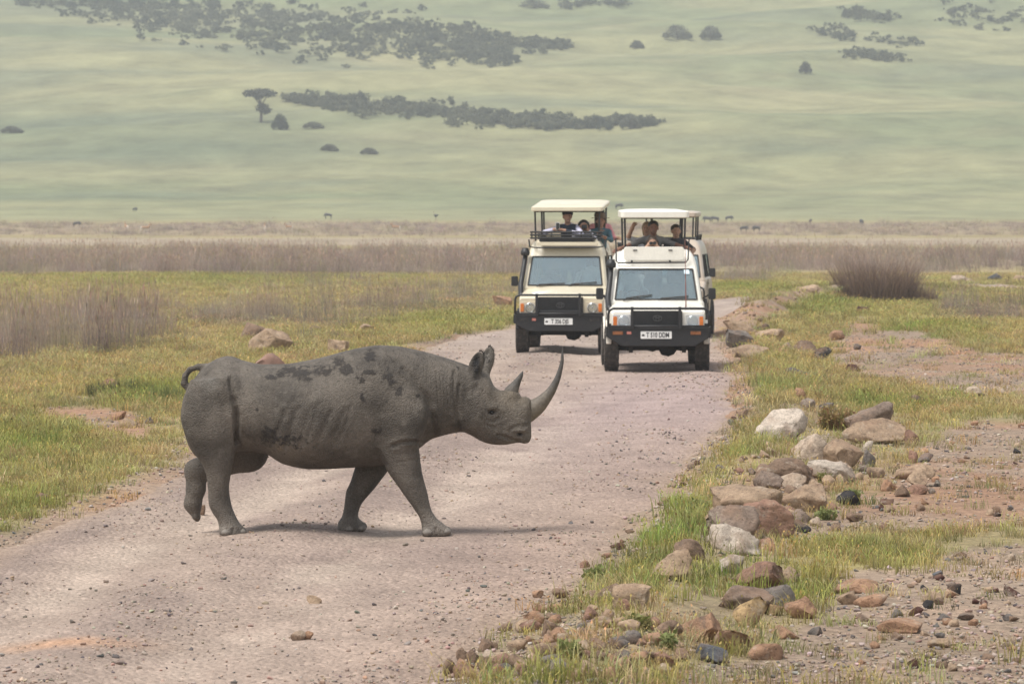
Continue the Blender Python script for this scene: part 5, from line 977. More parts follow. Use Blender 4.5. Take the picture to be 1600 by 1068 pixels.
BIG = [  # x0, x1, y0, y1, kind, label, extras
 (1188, 1276, 637, 690, 'white', 'pale slanted slab at the top of the roadside rock line', dict(tilt=-18, facets=12)),
 (1320, 1400, 628, 682, 'rough', 'rough grey brown boulder behind the flat tan boulder', dict(rough=.2)),
 (1316, 1422, 655, 694, 'tan', 'wide flat tan boulder leaning on the rough grey brown one', dict(facets=12)),
 (1393, 1409, 678, 692, 'tan', 'small tan stone tucked under the wide flat tan boulder', {}),
 (1413, 1438, 671, 696, 'red', 'reddish stone at the right end of the wide flat tan boulder', {}),
 (1232, 1304, 680, 724, 'pale', 'pale smooth boulder joined to the big tan block', dict(tilt=-8)),
 (1288, 1352, 687, 736, 'tan', 'big squarish tan block beside the upright grey stone', dict(facets=6)),
 (1346, 1366, 689, 706, 'white', 'small white stone on top of the upright grey stone', {}),
 (1348, 1370, 703, 734, 'grey', 'upright dark grey stone beside the big tan block', dict(facets=14)),
 (1258, 1341, 720, 754, 'white', 'low whitish slab with weeds in front of it', dict(facets=12)),
 (1356, 1385, 730, 747, 'tan', 'rounded tan stone near the upright grey stone', {}),
 (1180, 1282, 717, 762, 'brown', 'low brown outcrop with a crumbly top', dict(rough=.24)),
 (1220, 1262, 739, 766, 'pale', 'pale chunk sitting on the crumbly brown outcrop', {}),
 (1178, 1226, 736, 766, 'rough', 'dark crumbly clod at the grassy foot of the brown outcrop', dict(rough=.26)),
 (1216, 1296, 758, 800, 'tan', 'broad tan boulder with a hollow under it', dict(facets=11)),
 (1112, 1226, 760, 826, 'tan', 'largest rounded tan boulder of the rock line', dict(facets=8)),
 (1158, 1243, 781, 836, 'red', 'large red brown boulder against the largest tan one', dict(rough=.14)),
 (1101, 1190, 790, 846, 'rough', 'rough grey brown boulder behind the white mottled rock', dict(rough=.24)),
 (1101, 1191, 819, 864, 'white', 'white rock mottled with dark pits', dict(rough=.22)),
 (1307, 1347, 767, 790, 'black', 'curved black lava stone among the weeds', dict(rough=.24)),
 (1235, 1269, 812, 832, 'black', 'rough black stone by the large red brown boulder', dict(rough=.22)),
 (1265, 1286, 808, 824, 'pale', 'pale stone beside the rough black stone', {}),
 (1189, 1213, 841, 860, 'orange', 'orange stone half sunk right of the white mottled rock', {}),
 (1293, 1316, 817, 831, 'brown', 'dark brown stone on the bare strip below the rock line', {}),
 (1371, 1392, 818, 829, 'red', 'flat red stone alone on the bare strip', {}),
 (1374, 1399, 780, 798, 'maroon', 'dark maroon stone resting on a tan one', {}),
 (1381, 1403, 789, 801, 'tan', 'tan stone under the dark maroon stone', {}),
 (1322, 1351, 801, 816, 'brown', 'crumbly brown clod in the weeds', dict(rough=.25)),
 (1377, 1404, 749, 768, 'orange', 'orange tan stone left of two brown ones', {}),
 (1399, 1424, 757, 777, 'brown', 'brown stone between the orange tan stone and a flat one', {}),
 (1422, 1451, 757, 773, 'red', 'flat reddish stone below the long tan rock', {}),
 (1400, 1464, 726, 750, 'tan', 'long tan rock on the gravel flat', dict(facets=10)),
 (1418, 1452, 738, 762, 'tan', 'tan stone in front of the long tan rock', {}),
 (1420, 1436, 704, 724, 'red', 'upright reddish stone at the edge of the gravel flat', {}),
 (1433, 1461, 708, 722, 'blue', 'flat grey stone beside the upright reddish one', {}),
 (1425, 1449, 617, 636, 'black', 'single round black boulder on the grass', dict(rough=.2)),
 (1251, 1275, 622, 641, 'rough', 'grey brown stone below an orange one above the slanted slab', {}),
 (1243, 1261, 606, 627, 'orange', 'orange stone standing above the slanted slab', {}),
 (1276, 1304, 629, 650, 'grey', 'jagged dark stone left of the leafy tuft', dict(rough=.24)),
 (1154, 1171, 639, 654, 'brown', 'dark brown stone on the verge by the far road edge', {}),
 (1137, 1151, 655, 664, 'grey', 'small dark stone at the far right edge of the road', {}),
 (1118, 1135, 726, 737, 'blue', 'grey stone lying on the right edge of the road', {}),
 (1240, 1282, 532, 556, 'brown', 'long brown boulder behind the round black one by the gravel flat', {}),
 (1271, 1300, 542, 563, 'black', 'round black boulder against the long brown one', dict(rough=.2)),
 (1130, 1188, 500, 530, 'tan', 'tan earthy boulder right beside the cream white vehicle', dict(rough=.2)),
 (1134, 1180, 514, 541, 'grey', 'dark clod below the tan earthy boulder', dict(rough=.22)),
 (1180, 1204, 506, 519, 'black', 'dark stone perched behind a smooth pinkish boulder', {}),
 (1180, 1228, 514, 532, 'tan', 'smooth pinkish boulder half buried by the verge', dict(facets=6)),
 (1222, 1240, 535, 547, 'pale', 'small pale stone between the boulders', {}),
 (1146, 1204, 539, 561, 'tan', 'low tan rock in the grass by the front wheel', dict(rough=.2)),
 (1295, 1321, 516, 532, 'orange', 'orange stone at the far end of the gravel flat', {}),
 (1321, 1346, 569, 581, 'maroon', 'dark maroon stone at the near end of the gravel flat', {}),
 (1228, 1266, 574, 592, 'grey', 'dark pitted stone in yellow grass', dict(rough=.22)),
 (1334, 1347, 537, 547, 'grey', 'small grey stone out on the gravel flat', {}),
 (1500, 1542, 604, 620, 'pale', 'low pale rock past the gravel flat', {}),
 (1557, 1572, 607, 617, 'pale', 'small pale stone beside the low pale rock', {}),
 (1339, 1361, 478, 490, 'maroon', 'dark stone below the dry bush', {}),
 (1339, 1357, 456, 466, 'pale', 'pale stone at the foot of the dry bush', {}),
 (1253, 1283, 445, 460, 'tan', 'tan stone on top of the road heap', {}),
 (1292, 1319, 445, 459, 'pale', 'pale rock between the road heap and the dry bush', {}),
 (1486, 1526, 430, 443, 'pale', 'pale rock out on the far green strip', {}),
 (1542, 1566, 427, 440, 'blue', 'dark grey rock out on the far green strip', {}),
 (1582, 1602, 430, 440, 'tan', 'tan rock at the end of the far green strip', {}),
 (1016, 1088, 861, 908, 'tan', 'tan wedge shaped boulder in the verge grass', dict(facets=12, tilt=-8)),
 (1048, 1104, 843, 874, 'brown', 'brown rock behind the tan wedge', {}),
 (1124, 1164, 867, 897, 'white', 'small white rock with a dark band', {}),
 (1143, 1236, 879, 924, 'red', 'big crumbly red rock', dict(rough=.24)),
 (1223, 1251, 886, 912, 'tan', 'small tan rock beside the big crumbly red one', {}),
 (1124, 1212, 917, 958, 'rough', 'long grey boulder behind the yellow block', dict(rough=.16)),
 (1194, 1250, 914, 951, 'grey', 'rounded grey boulder resting against the long grey one', {}),
 (1146, 1202, 934, 982, 'yellow', 'upright yellow sandstone block', dict(facets=16, rough=.08)),
 (1226, 1279, 933, 968, 'orange', 'orange wedge right of the yellow block', dict(facets=12)),
 (1198, 1226, 945, 963, 'yellow', 'small yellowish stone between yellow block and orange wedge', {}),
 (1055, 1132, 959, 1006, 'orange', 'big rusty red boulder above the blue grey stone', dict(facets=13, rough=.12)),
 (1026, 1070, 970, 1000, 'brown', 'brown boulder leaning on the big rusty red one', {}),
 (1113, 1186, 985, 1021, 'orange', 'long orange slab in front of the yellow block', dict(facets=12, rough=.1)),
 (1087, 1139, 1007, 1039, 'blue', 'smooth blue grey stone below the orange slab', dict(facets=8, rough=.08)),
 (1205, 1251, 979, 1001, 'orange', 'flat orange stone on bare soil', dict(facets=12, rough=.1)),
 (1169, 1226, 1006, 1032, 'orange', 'low orange slab with grass at its foot', dict(facets=12, rough=.1)),
 (1263, 1288, 980, 994, 'grey', 'dark angular stone right of the flat orange one', {}),
 (1001, 1027, 1018, 1038, 'brown', 'grey brown stone left of two rusty ones', {}),
 (1022, 1056, 1020, 1046, 'red', 'rusty stone between two brown ones', {}),
 (1051, 1080, 1014, 1035, 'brown', 'brown stone left of the smooth blue grey stone', {}),
 (957, 987, 1016, 1041, 'blue', 'blue grey stone among small rubble', {}),
 (972, 1004, 985, 1007, 'grey', 'grey stone above the rubble', {}),
 (931, 968, 913, 940, 'brown', 'dark brown stone beside tan ones at the grass edge', {}),
 (915, 942, 923, 945, 'tan', 'tan stone on the road side of the dark brown one', {}),
 (957, 1020, 913, 951, 'tan', 'broad tan stone lying in the verge grass', dict(facets=12)),
 (862, 889, 920, 936, 'brown', 'brown stone beside an orange one on the road edge', {}),
 (831, 850, 923, 936, 'orange', 'orange stone on the road edge', {}),
 (906, 923, 871, 884, 'red', 'red stone on the road edge below the grass bank', {}),
 (829, 846, 960, 977, 'grey', 'dark grey stone of a pair on the road edge', {}),
 (856, 870, 959, 971, 'grey', 'smaller dark grey stone of a pair on the road edge', {}),
 (746, 770, 999, 1019, 'brown', 'brown stone alone on the road side of the rubble', {}),
 (691, 718, 1030, 1056, 'brown', 'dark brown stone at the end of the rubble', {}),
 (707, 753, 1039, 1061, 'red', 'red brown slab beside the end stone of the rubble', {}),
 (1481, 1505, 913, 930, 'black', 'round dark stone on the bare flat', {}),
 (1455, 1475, 892, 904, 'blue', 'flat slate coloured stone on the bare flat', {}),
 (1421, 1446, 949, 963, 'maroon', 'maroon stone on the bare flat', {}),
 (1443, 1477, 925, 941, 'tan', 'tan stone above a small dark one', {}),
 (1443, 1461, 938, 952, 'black', 'small dark stone under a tan one', {}),
 (1571, 1596, 915, 932, 'maroon', 'dark reddish stone at the edge of the bare flat', {}),
 (1498, 1524, 958, 970, 'grey', 'flat grey stone on the bare flat', {}),
 (1371, 1446, 969, 991, 'orange', 'long low orange slab on the bare flat', dict(facets=12, rough=.12)),
 (1451, 1486, 999, 1014, 'tan', 'pale tan stone on bare soil below the orange slab', {}),
 (1304, 1376, 907, 928, 'orange', 'upper layer of the flaky orange outcrop', dict(facets=12, rough=.14)),
 (1306, 1340, 924, 946, 'tan', 'left lobe of the flaky orange outcrop', {}),
 (1336, 1392, 930, 950, 'orange', 'lower flake of the orange outcrop', dict(facets=12)),
 (1572, 1590, 865, 877, 'pale', 'pale stone at the end of the dry grass patch', {}),
 (384, 452, 514, 550, 'tan', 'tilted tan slab in the grass behind the rhinoceros', dict(tilt=14, facets=12)),
 (372, 420, 504, 530, 'brown', 'brown mound of stone behind the tilted tan slab', {}),
 (151, 189, 592, 612, 'orange', 'reddish stone in a grass tussock', {}),
 (554, 592, 506, 521, 'tan', 'tan rock beyond the back of the rhinoceros', {}),
 (511, 545, 530, 552, 'tan', 'tan stone just above the back of the rhinoceros', {}),
 (478, 510, 509, 520, 'brown', 'flat mossy stone in the grass beyond the rhinoceros', {}),
 (769, 801, 462, 482, 'orange', 'orange rock in the grass beside the sand beige vehicle', {}),
 (757, 778, 480, 490, 'pale', 'pale stone near the orange rock', {}),
 (184, 214, 653, 669, 'tan', 'tan stone on the bare patch behind the rhinoceros', {}),
 (173, 196, 642, 656, 'orange', 'orange stone on the bare patch behind the rhinoceros', {}),
 (226, 240, 651, 662, 'grey', 'grey stone at the end of the bare patch', {}),
 (52, 76, 770, 786, 'brown', 'brown clod in the bright green grass', dict(rough=.22)),
 (453, 477, 986, 1002, 'pale', 'pinkish stone beside a leaf brown one on the road', {}),
 (472, 489, 987, 1001, 'orange', 'leaf brown stone beside a pinkish one on the road', {}),
 (478, 502, 930, 943, 'tan', 'tan stone alone in the middle of the road', {}),
 (300, 320, 787, 803, 'brown', 'brown stone by the lifted hind foot', {}),
]
for x0, x1, y0, y1, kd, lb, ex in BIG: rock(x0, x1, y0, y1, kd, lb, **ex)
# the earth mound whose top shows behind the rump
V_, F_ = rock_shape(911, 4, 6, .16); V_ = V_ * (.58, .6, .43); mm_ = np_mesh('earth_mound', V_, F_, True); e_ = new_obj('earth_mound', mm_, None, pmat('red_earth', (.26, .155, .115), .95, var=.3, bump=.5, bscale=18)); q_ = (412 - 800) / FPX * 62
e_.location = (q_, 62, float(ground_z(q_, 62)[0]) - .235); tag(e_, 'low red earth mound rising just behind the rump of the rhinoceros', 'earth mound')
# small stones: shared shapes, each its own object
SMALL = []
for k in range(12):
    V_, F_ = rock_shape(500 + k, 2, 10, .14); mm_ = np_mesh('stone', V_, F_, True); mm_.materials.append(ROCKM); SMALL.append(mm_)
CW = dict(tan='tan', orange='rusty orange', brown='brown', red='reddish', grey='dark grey', pale='pale', rough='grey brown', black='black', maroon='maroon', blue='slate')
def stones(n, poly, w0, w1, kinds, label, group):
    P_ = np.array(poly, float); lo, hi = P_.min(0), P_.max(0); c_ = 0
    while c_ < n:
        q = rng.uniform(lo, hi, (1, 2))
        if poly_sd(q[:, 0], q[:, 1], poly)[0] < 0: continue
        wd = rng.uniform(w0, w1) * (.6 + .8 * (q[0, 1] - 550) / 500); hh = wd * rng.uniform(.45, .75); kd_ = kinds[rng.integers(0, len(kinds))]
        o = rock(q[0, 0] - wd / 2, q[0, 0] + wd / 2, q[0, 1] - hh, q[0, 1], kd_, label.format(CW[kd_]), name='stone', group=group, me=SMALL[rng.integers(0, 12)], depth=rng.uniform(.6, 1.0), sink=.25); o.rotation_euler[2] = rng.uniform(-.5, .5); c_ += 1
stones(96, [(700, 1062), (745, 1015), (860, 945), (960, 925), (1030, 965), (1060, 1010), (1040, 1066)], 12, 27, ['tan', 'orange', 'brown', 'red', 'tan', 'orange', 'grey', 'pale', 'brown'], 'small {} stone in the rubble spread at the road edge', 'stones of the rubble spread')
stones(45, [(1290, 1060), (1300, 950), (1420, 890), (1595, 850), (1598, 1050)], 9, 17, ['grey', 'maroon', 'tan', 'orange', 'brown', 'rough', 'brown', 'tan', 'black'], 'small {} stone lying loose on the bare flat', 'loose stones on the bare flat')
stones(34, [(1380, 800), (1400, 720), (1480, 670), (1598, 645), (1598, 810)], 9, 18, ['brown', 'grey', 'tan', 'black', 'maroon', 'orange'], 'small {} stone on the gravel flat beyond the rock line', 'stones on the gravel flat')
stones(80, [(1100, 850), (1130, 745), (1200, 690), (1290, 690), (1380, 740), (1300, 800), (1210, 860)], 13, 30, ['tan', 'brown', 'pale', 'rough', 'red', 'tan'], 'small {} stone wedged among the big roadside rocks', 'small stones of the rock line')
stones(40, [(1110, 520), (1150, 470), (1250, 448), (1290, 455), (1230, 480), (1160, 545)], 9, 18, ['brown', 'tan', 'brown', 'rough'], '{} stone in the earthy heap along the bend of the road', 'stones of the roadside heap')
stones(18, [(880, 930), (1010, 800), (1125, 680), (1150, 620), (1155, 690), (1040, 800), (930, 900)], 8, 14, ['brown', 'grey', 'red', 'maroon'], 'small {} stone scattered along the right edge of the road', 'stones along the road edge')
# gravel
GRAVM = tint_mat('gravel', .9, 0)
gp = []
for k in range(6):
    V_, F_ = rock_shape(700 + k, 2, 10, .12); mm_ = np_mesh('pebble', V_ - (0, 0, .5), F_, True, np.ones((len(V_), 3))); mm_.materials.append(GRAVM); gp.append(bpy.data.objects.new('pebble', mm_))
N = 130000; y = 23 + 75 * rng.uniform(0, 1, N) ** 1.7; x = y * rng.uniform(-.14, .14, N); z = ground_z(x, y); L = layout(x, y, z); l, r = road_edges(y); u_ = (x - l) / (r - l)
on = L['rd'] > .0; strip = .10 + .9 * (rut(u_, .08, .07) + rut(u_, .42, .10) + rut(u_, .90, .10)) * sstep(.35, .65, fbm2(x * 1.5, y * .4, 91)); dens = np.where(on, strip * .55, L['dirt'] * .42 * sstep(.3, .65, L['g2'] + .12))
dens = np.where((~on) & (L['rd'] > -.6), np.maximum(dens, .5), dens)
k_ = rng.uniform(0, 1, N) < dens; x, y, z, on = x[k_], y[k_], z[k_], on[k_]; sz = rng.lognormal(0, .55, len(x)) * np.where(on, .0050, .0070) * np.clip(y / 38, 1, 1.8); sz = np.minimum(sz, .020)
pal = np.array([(.33, .26, .21), (.40, .33, .28), (.22, .18, .155), (.31, .215, .16), (.13, .115, .108), (.36, .265, .20), (.28, .225, .19)]); pc_ = pal[rng.integers(0, 7, len(x))]
zr_ = np.where(on, road_z(x, y), z)
scatter('gravel', np.c_[x, y, zr_ + .003], rng.uniform(0, 6.28, len(x)), np.c_[sz * rng.uniform(.8, 1.6, len(x)), sz, sz * rng.uniform(.5, .9, len(x))], jit(pc_, .15), gp, rng.integers(0, 6, len(x)), 'loose gravel strewn over the road and bare soil')
# ------------------------------------------------------------------ bushes, weeds and trees
def leaf_mat(name, col, var=.35, trans=.3):
    m, nt, p = new_mat(name); a_ = nd(nt, 'ShaderNodeAttribute', attribute_name='Col'); tc = nd(nt, 'ShaderNodeTexCoord'); n1 = noise(nt, 2.0, 4, .6, tc.outputs['Object'])
    c = mix(nt, 1.0, a_.outputs['Color'], ramp(nt, n1.outputs['Fac'], [(.3, tuple(q * (1 - var) for q in col)), (.7, tuple(q * (1 + var) for q in col))]).outputs[0], 'MULTIPLY'); nt.links.new(c, p.inputs['Base Color']); p.inputs['Roughness'].default_value = .7
    tr = nd(nt, 'ShaderNodeBsdfTranslucent'); nt.links.new(c, tr.inputs['Color']); mx = nd(nt, 'ShaderNodeMixShader'); mx.inputs[0].default_value = trans; nt.links.new(p.outputs[0], mx.inputs[1]); nt.links.new(tr.outputs[0], mx.inputs[2]); nt.links.new(mx.outputs[0], nt.nodes['Material Output'].inputs['Surface']); return m
BARK = pmat('grey_bark', (.10, .085, .07), .95, bump=.5, bscale=14)
def leaf_cloud(clumps, per, size, rgn):
    """leaf-sized faces spread through several clumps (cx,cy,cz,rx,ry,rz)"""
    V = []; F = []; Cc = []
    for (cx, cy, cz, rx, ry, rz) in clumps:
        d = rgn.normal(size=(per, 3)); d /= np.linalg.norm(d, axis=1, keepdims=True); q = d * (rgn.uniform(.35, 1, (per, 1)) ** .6) * (rx, ry, rz) + (cx, cy, cz); q += rgn.normal(0, .22, (per, 3)) * (rx, ry, rz)
        a = rgn.normal(size=(per, 3)); a /= np.linalg.norm(a, axis=1, keepdims=True); b = np.cross(a, rgn.normal(size=(per, 3))); b /= np.linalg.norm(b, axis=1, keepdims=True); s = size * rgn.uniform(.6, 1.4, (per, 1)); n0 = len(V) * 4
        V.append(np.stack([q - a * s, q + b * s * .5, q + a * s, q - b * s * .5], 1).reshape(-1, 3)); sh = rgn.uniform(.65, 1.35, (per, 1, 1)); Cc.append(np.tile(sh, (1, 4, 3)).reshape(-1, 3))
    V = np.concatenate(V); return V, np.arange(len(V)).reshape(-1, 4), np.concatenate(Cc)
# acacia and round bush on the hillside
L_AC = leaf_mat('dark_acacia_leaves', (.06, .066, .05)); L_BU = leaf_mat('dark_green_bush_leaves', (.045, .062, .032)); L_SC = leaf_mat('grey_green_scrub_leaves', (.115, .12, .085))
rgn = np.random.default_rng(12)
def tree(label, px, py, w_px, h_px, shape, mat, name='tree', group=None, cat='tree', crown='crown'):
    g = at(px, py); s_ = g.y / FPX; W, Hh = w_px * s_ / 2, h_px * s_; e = empty(name, g); tag(e, label, cat, group)
    cl = [(a * W, rgn.uniform(-.5, .5) * W, b * Hh, c_ * W, c_ * W * .8, d * Hh) for a, b, c_, d in shape]
    t = MB(); t.tube([(0, 0, -.2), (.03 * W, 0, Hh * .25), (-.05 * W, 0, Hh * .5), (-.1 * W, 0, Hh * .75)], [.05 * Hh, .04 * Hh, .032 * Hh, .02 * Hh], 8)
    for c_ in cl: t.tube([(0, 0, min(c_[2] * .55, Hh * .45)), (c_[0] * .6, c_[1] * .6, c_[2] * .85), (c_[0], c_[1], c_[2])], [.022 * Hh, .015 * Hh, .008 * Hh], 6)
    t.build('trunk', BARK, e); V, F, Cc = leaf_cloud(cl, 420, .025 * Hh + .05, rgn); new_obj(crown, np_mesh(crown, V, F, False, Cc), e, mat); return e
tree('flat topped acacia tree standing alone on the hillside', 408, 190, 60, 52, [(-.5, .84, .42, .10), (.0, .90, .5, .09), (.45, .82, .40, .09), (-.1, .75, .30, .07), (.1, .40, .30, .13), (.28, .33, .25, .09)], L_AC, 'acacia_tree')
bush5 = [(-.45, .42, .38, .22), (.35, .5, .36, .26), (0, .68, .4, .22), (-.1, .3, .5, .2), (.55, .28, .3, .2), (-.7, .22, .25, .16), (.2, .25, .4, .2), (-.25, .66, .25, .18), (.75, .18, .2, .12)]
tree('round dark bush downhill of the acacia tree', 438, 203, 28, 27, bush5, L_BU, 'bush', None, 'bush')
for px, py, w_, h_, lb in [(1058, 62, 50, 26, 'wide dark bush of a pair high on the hillside'), (1110, 62, 36, 24, 'smaller bush of a pair high on the hillside'), (1258, 115, 22, 20, 'single grey bush below the upper scrub'), (995, 76, 24, 14, 'faint low bush left of the bush pair'), (835, 14, 50, 18, 'dark bush at the top of the slope'), (985, 202, 36, 24, 'end bush of the long thicket'), (490, 201, 36, 12, 'low scrub right of the round bush'), (515, 236, 30, 12, 'low dark shrub on the mid slope'), (577, 241, 30, 11, 'low dark shrub further along the mid slope'), (20, 208, 40, 12, 'low scrub on the lower slope')]:
    tree(lb, px, py, w_, h_, bush5, L_SC, 'bush', 'bushes on the hillside', 'bush')
# thickets that read as one mass
bp_ = []
for k in range(4):
    cl = [(rgn.normal(0, .8), rgn.normal(0, .6), rgn.uniform(.2, .95), rgn.uniform(.2, .5), rgn.uniform(.2, .5), rgn.uniform(.12, .32)) for _ in range(11)]; V, F, Cc = leaf_cloud(cl, 70, .10, rgn); mm_ = np_mesh('scrub_clump', V, F, False, Cc); mm_.materials.append(tint_mat('scrub_leaves', .8, .2) if k == 0 else bp_[0].data.materials[0]); bp_.append(bpy.data.objects.new('scrub_clump', mm_))
def thicket(name, label, lines, n, s0, s1):
    P_ = []; Sc = []
    for i in range(n):
        ln_ = lines[rgn.integers(0, len(lines))]; t = rgn.uniform(0, 1) * (len(ln_) - 1); j = min(int(t), len(ln_) - 2); f = t - j; cx = ln_[j][0] + (ln_[j + 1][0] - ln_[j][0]) * f; cy = ln_[j][1] + (ln_[j + 1][1] - ln_[j][1]) * f; sp = ln_[j][2] + (ln_[j + 1][2] - ln_[j][2]) * f
        g = at(cx + rgn.uniform(-14, 14), cy + rgn.normal(0, .45) * sp); P_.append(g[:]); s = rgn.uniform(s0, s1); Sc.append((s * 1.2, s * 1.1, s * rgn.uniform(.8, 1.5)))
    n_ = len(P_); c_ = lerp(np.tile(cv(.06, .075, .052), (n_, 1)), cv(.155, .16, .105), rgn.uniform(0, 1, n_)); scatter(name, np.array(P_), rgn.uniform(0, 6.28, n_), np.array(Sc), c_, [q.copy() for q in bp_], rgn.integers(0, 4, n_), label)
thicket('hillside_thicket', 'long dark thicket running across the middle of the slope', [[(462, 160, 4), (520, 164, 12), (620, 172, 14), (720, 182, 14), (800, 192, 12), (880, 198, 8), (1020, 194, 6)]], 420, .5, 1.35)
thicket('upper_scrub', 'broad belt of dark scrub along the top of the slope', [[(30, 8, 6), (150, 20, 22), (250, 40, 26), (350, 50, 30), (470, 62, 34), (600, 74, 34), (720, 84, 30), (800, 92, 14)], [(150, 5, 10), (300, 20, 22), (450, 36, 30), (600, 46, 30), (740, 66, 24), (850, 76, 10)]], 900, .45, 1.35)
thicket('far_scrub', 'scattered scrub patch high on the far slope', [[(1275, 50, 8), (1340, 62, 14), (1440, 72, 8)], [(1320, 88, 8), (1400, 92, 8)], [(1320, 24, 10), (1390, 30, 10)], [(870, 10, 8), (1000, 4, 10)], [(1480, 20, 22), (1600, 30, 24)], [(820, 70, 8), (880, 76, 4)]], 220, .5, 1.3)
# dry bush beside the bend, tussocks and weeds
def twig_bush(label, px, py, w_px, h_px, n, cols, name, cat, wid, lean=.9, leaf=0, part='stems'):
    g = at(px, py); s_ = g.y / FPX; W, Hh = w_px * s_ / 2, h_px * s_; e = empty(name, g); tag(e, label, cat); b = MB(); V = []; F = []; Cc = []
    for k in range(n):
        a = rgn.uniform(0, 6.28); q = W * .85 * math.sqrt(rgn.uniform()); bx_, by_ = q * math.cos(a), q * math.sin(a) * .7; h = Hh * rgn.uniform(.45, 1.05) * (1 - .35 * (q / W) ** 2); d = a + rgn.normal(0, 1.1); le = lean * h * rgn.uniform(.1, .6); tx, ty = bx_ + math.cos(d) * le, by_ + math.sin(d) * le; th = rgn.uniform(0, 3.14); wx, wy = math.cos(th) * wid, math.sin(th) * wid; n0 = len(V)
        V += [(bx_ - wx, by_ - wy, -.03), (bx_ + wx, by_ + wy, -.03), (bx_ * .6 + tx * .4 + wx * .7, by_ * .6 + ty * .4 + wy * .7, h * .55), (bx_ * .6 + tx * .4 - wx * .7, by_ * .6 + ty * .4 - wy * .7, h * .55), (tx + wx * .25, ty + wy * .25, h), (tx - wx * .25, ty - wy * .25, h)]; F += [(n0, n0 + 1, n0 + 2, n0 + 3), (n0 + 3, n0 + 2, n0 + 4, n0 + 5)]; c_ = np.array(cols[rgn.integers(0, len(cols))]) * rgn.uniform(.75, 1.25); Cc += [c_ * .9] * 4 + [c_ * 1.15] * 2
        for _ in range(leaf):
            f = rgn.uniform(.35, 1); p0 = np.array((bx_ + (tx - bx_) * f, by_ + (ty - by_) * f, h * f)); dd = rgn.normal(size=3) * wid * 5; ee = rgn.normal(size=3) * wid * 2; n0 = len(V); V += [tuple(p0), tuple(p0 + dd * .5 + ee), tuple(p0 + dd), tuple(p0 + dd * .5 - ee)]; F.append((n0, n0 + 1, n0 + 2, n0 + 3)); Cc += [c_ * 1.2] * 4
    new_obj(part, np_mesh(part, np.array(V), np.array(F), False, np.clip(np.array(Cc), 0, 1)), e, PLANTM); return e
PLANTM = leaf_mat('dry_plant', (1, 1, 1), .12)
PB = [(.24, .16, .12), (.28, .19, .14), (.20, .145, .125), (.31, .22, .155)]; OG = [(.20, .20, .06), (.26, .23, .09), (.15, .17, .05)]; GG = [(.19, .22, .07), (.23, .24, .09), (.15, .17, .055)]
twig_bush('large tangled dry bush beside the bend of the road', 1368, 474, 150, 80, 2600, PB, 'dry_bush', 'bush', .008, 1.2)
twig_bush('smaller dry bush right of the large tangled one', 1440, 474, 60, 34, 420, PB, 'dry_bush', 'bush', .009, 1.0)
twig_bush('leafy olive tuft between the pale slab and the rough boulder', 1306, 672, 60, 44, 260, [(.20, .19, .06), (.30, .22, .09), (.26, .15, .07)], 'leafy_tuft', 'plant', .005, .8, 3, 'leaves')
twig_bush('dark grass tussock around the reddish stone', 190, 618, 130, 28, 520, [(.12, .125, .05), (.16, .15, .07), (.10, .11, .045)], 'grass_tussock', 'grass', .006, .7)
twig_bush('green tussock just behind the tail of the rhinoceros', 255, 628, 80, 30, 300, GG, 'grass_tussock', 'grass', .006, .6)
for k, (px, py, w_, h_, lb) in enumerate([(1290, 757, 26, 22, 'leafy weed in front of the low whitish slab'), (1336, 782, 20, 20, 'leafy weed beside the curved black lava stone'), (1290, 812, 40, 20, 'leafy weed patch below the broad tan boulder'), (1420, 640, 16, 18, 'thin weed left of the single round black boulder'), (890, 1030, 30, 34, 'upright weed in the rubble spread'), (1046, 1016, 12, 28, 'thin upright weed between rusty stones'), (1000, 985, 46, 30, 'weed clump above the grey stone'), (930, 905, 40, 22, 'straggly weed where the grass bank meets the road'), (1090, 800, 40, 22, 'weed clump on the grass bank by the road')]):
    twig_bush(lb, px, py, w_, h_, 90, GG if k % 3 else OG, 'weed', 'plant', .004, .7, 3, 'leaves')
# ------------------------------------------------------------------ far animals
def beast(kind):
    s = Solid((-1.3, -.45, -.02), (1.5, .45, 1.75), .035)
    if kind == 'gazelle': hgt, bl, br, nk, hd, lg = .62, .36, .15, (.55, .98), (.70, 1.02), .035
    else: hgt, bl, br, nk, hd, lg = .95, .62, .30, (.85, .98), (1.12, .72), .055
    s.cone((-bl, 0, hgt), (bl, 0, hgt + (.02 if kind == 'gazelle' else .16)), br, br * 1.1, .08, .8); s.chain([(bl, 0, hgt + br * .5), (nk[0], 0, nk[1]), (hd[0], 0, hd[1])], [br * .7, br * .42, br * .32], .05); s.cone((nk[0], 0, nk[1]), (hd[0] + .06, 0, hd[1] - .06), br * .4, br * .25, .04)
    for x, f in ((-bl - .02, -1), (bl - .02, 1)):
        for sy in (-1, 1): o = .06 * sy * f; s.chain([(x, sy * br * .55, hgt), (x + o + (-.05 if f < 0 else .02), sy * br * .55, hgt * .5), (x + o, sy * br * .55, .0)], [br * .55, lg * 1.2, lg * .8], .05)
    s.chain([(-bl - br * .8, 0, hgt + br * .5), (-bl - br * 1.15, 0, hgt - br * .6), (-bl - br * 1.1, 0, hgt - br * 1.6)], [.03, .03, .035], .03)
    for sy in (-1, 1):
        if kind == 'gazelle': s.chain([(nk[0], sy * .03, nk[1] + .06), (nk[0] - .03, sy * .06, nk[1] + .2), (nk[0] - .08, sy * .08, nk[1] + .34)], [.03, .026, .024], .02)
        else: s.chain([(nk[0] + .08, 0, nk[1] + .12), (nk[0] + .1, sy * .22, nk[1] + .10), (nk[0] + .06, sy * .26, nk[1] + .28)], [.05, .042, .03], .02)
    return s.mesh()
MESHES = {}
